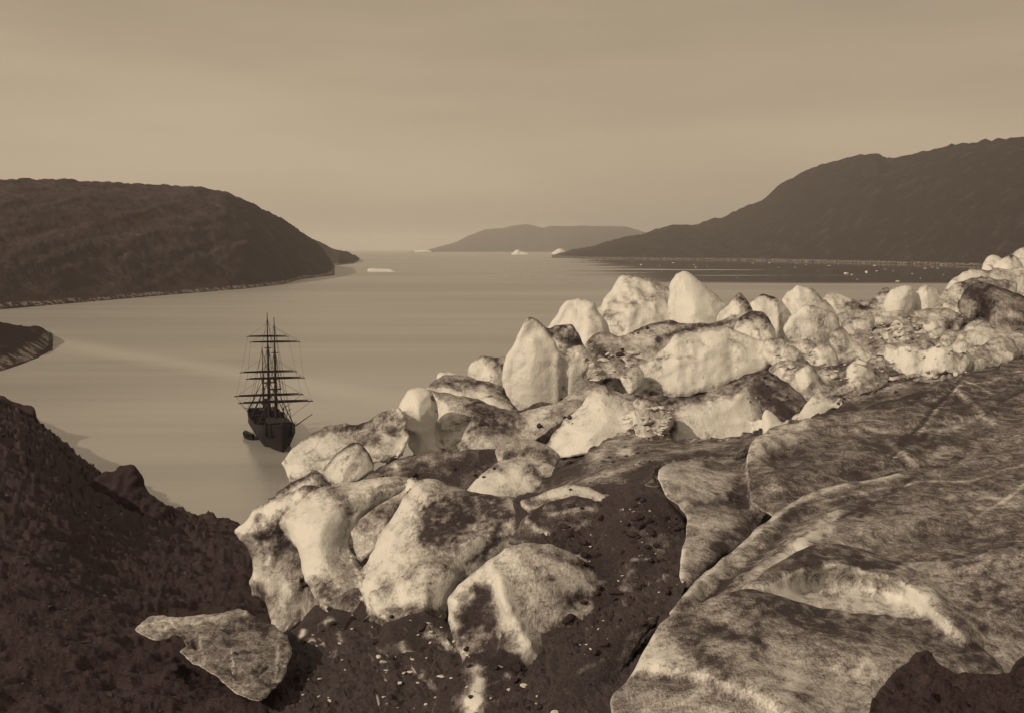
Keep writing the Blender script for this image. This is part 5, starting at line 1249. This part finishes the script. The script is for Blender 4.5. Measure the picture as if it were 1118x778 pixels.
# the mizzen carries a gaff and a boom
xm = 10.0 - 2 * sepm + 1.5
mz = tubes('mast', [((xm, 0, 2.5), (xm - .2, 0, 13.0), 0.30, 0.22), ((xm - .1, 0, 12.0), (xm - .4, 0, 21.5), 0.18, 0.06)], SPARM, ship, 10)
tubes('gaff', [((xm - .3, 0, 11.0), (xm - 6.5, 0, 14.5), 0.14, 0.08)], SPARM, mz)
tubes('spanker_boom', [((xm - .4, 0, 6.0), (xm - 8.5, 0, 6.6), 0.16, 0.1)], SPARM, mz)
rg = []
for sy in (1, -1):
    for k in range(4): rg.append(((xm - 0.4 - k * 0.8, sy * 3.9, 4.7), (xm - .1, sy * 0.2, 12.6), 0.05, 0.045))
    rg.append(((xm - 3.0, sy * 3.9, 4.7), (xm - .35, 0, 20.8), 0.045, 0.04))
tubes('shrouds', rg, ROPEM, mz, 5)
x1, x2 = 10.0, 10.0 - sepm
tubes('stays', [((x1 + .2, 0, 13.4), (20.5, 0, 6.5), 0.06, 0.06), ((x1, 0, 22.3), (25.4, 0, 8.4), 0.05, 0.05), ((x1 - .3, 0, 29.5), (28.8, 0, 9.6), 0.045, 0.045),
                ((x2 + .2, 0, 13.4), (x1 - .2, 0, 4.8), 0.06, 0.06), ((x2, 0, 22.3), (x1 - .1, 0, 13.8), 0.05, 0.05), ((x2 - .3, 0, 30.0), (x1 - .3, 0, 22.4), 0.045, 0.045),
                ((xm, 0, 12.6), (x2 - .2, 0, 5.0), 0.05, 0.05), ((xm - .3, 0, 20.8), (x2 - .2, 0, 13.8), 0.045, 0.045)], ROPEM, ship, 5)

# the boat lying at the ship's side
boat = bpy.data.objects.new('rowing_boat', None); C.objects.link(boat)
bp_ = at(271.5, 478, float(shore(478, 0.0)))
boat.location = (bp_[0], bp_[1], 0); boat.rotation_euler = (0, 0, math.atan2(ax[1], ax[0]) + 0.15)
tag(boat, 'small dark rowing boat lying at the left side of the ship', 'boat')
bv, bf_ = [], []
nb_, nj = 15, 7
for i in range(nb_):
    s = i / (nb_ - 1) * 2 - 1
    hb = 1.15 * (1 - abs(s) ** 2.6) + 0.05; rail = 1.0 + 0.55 * s * s
    for j in range(nj):
        an = math.pi * j / (nj - 1)
        bv.append((3.6 * s, math.cos(an) * hb, rail - math.sin(an) ** 0.8 * (rail + 0.35)))
    for j in range(nj):
        an = math.pi * j / (nj - 1)
        bv.append((3.45 * s, math.cos(an) * hb * 0.9, rail - math.sin(an) ** 0.8 * (rail + 0.2)))
for i in range(nb_ - 1):
    for j in range(nj - 1):
        a = i * 2 * nj + j; b = a + 2 * nj
        bf_.append((a, b, b + 1, a + 1)); a += nj; b += nj; bf_.append((a, a + 1, b + 1, b))
    for j in (0, nj - 1):
        a = i * 2 * nj + j; b = a + 2 * nj; bf_.append((a, a + nj, b + nj, b))
mesh_obj('boat_hull', bv, bf_, HULLM, boat)
for xx in (-1.6, 0.0, 1.6): box('thwart', xx - .14, xx + .14, -0.85, 0.85, 0.70, 0.76, WOODM, boat, 0.01)

# ================================================================== AIR
hz, t, b = bpy.data.materials.new('air'), None, None
hz.use_nodes = True; t = hz.node_tree; t.nodes.clear()
o_ = t.nodes.new('ShaderNodeOutputMaterial'); pvn = t.nodes.new('ShaderNodeVolumePrincipled')
pvn.inputs['Color'].default_value = (1.0, 1.0, 1.0, 1)
pvn.inputs['Density'].default_value = HAZE_D
t.links.new(pvn.outputs[0], o_.inputs['Volume'])
x0, x1, y0, y1, z0, z1 = -67500, 67500, -300, 61000, -12, 700
hzv = [(x, y, z) for x in (x0, x1) for y in (y0, y1) for z in (z0, z1)]
hzo = mesh_obj('haze', hzv, [(0, 1, 3, 2), (4, 6, 7, 5), (0, 4, 5, 1), (2, 3, 7, 6), (0, 2, 6, 4), (1, 5, 7, 3)], hz, smooth_=False)
tag(hzo, kind='stuff')
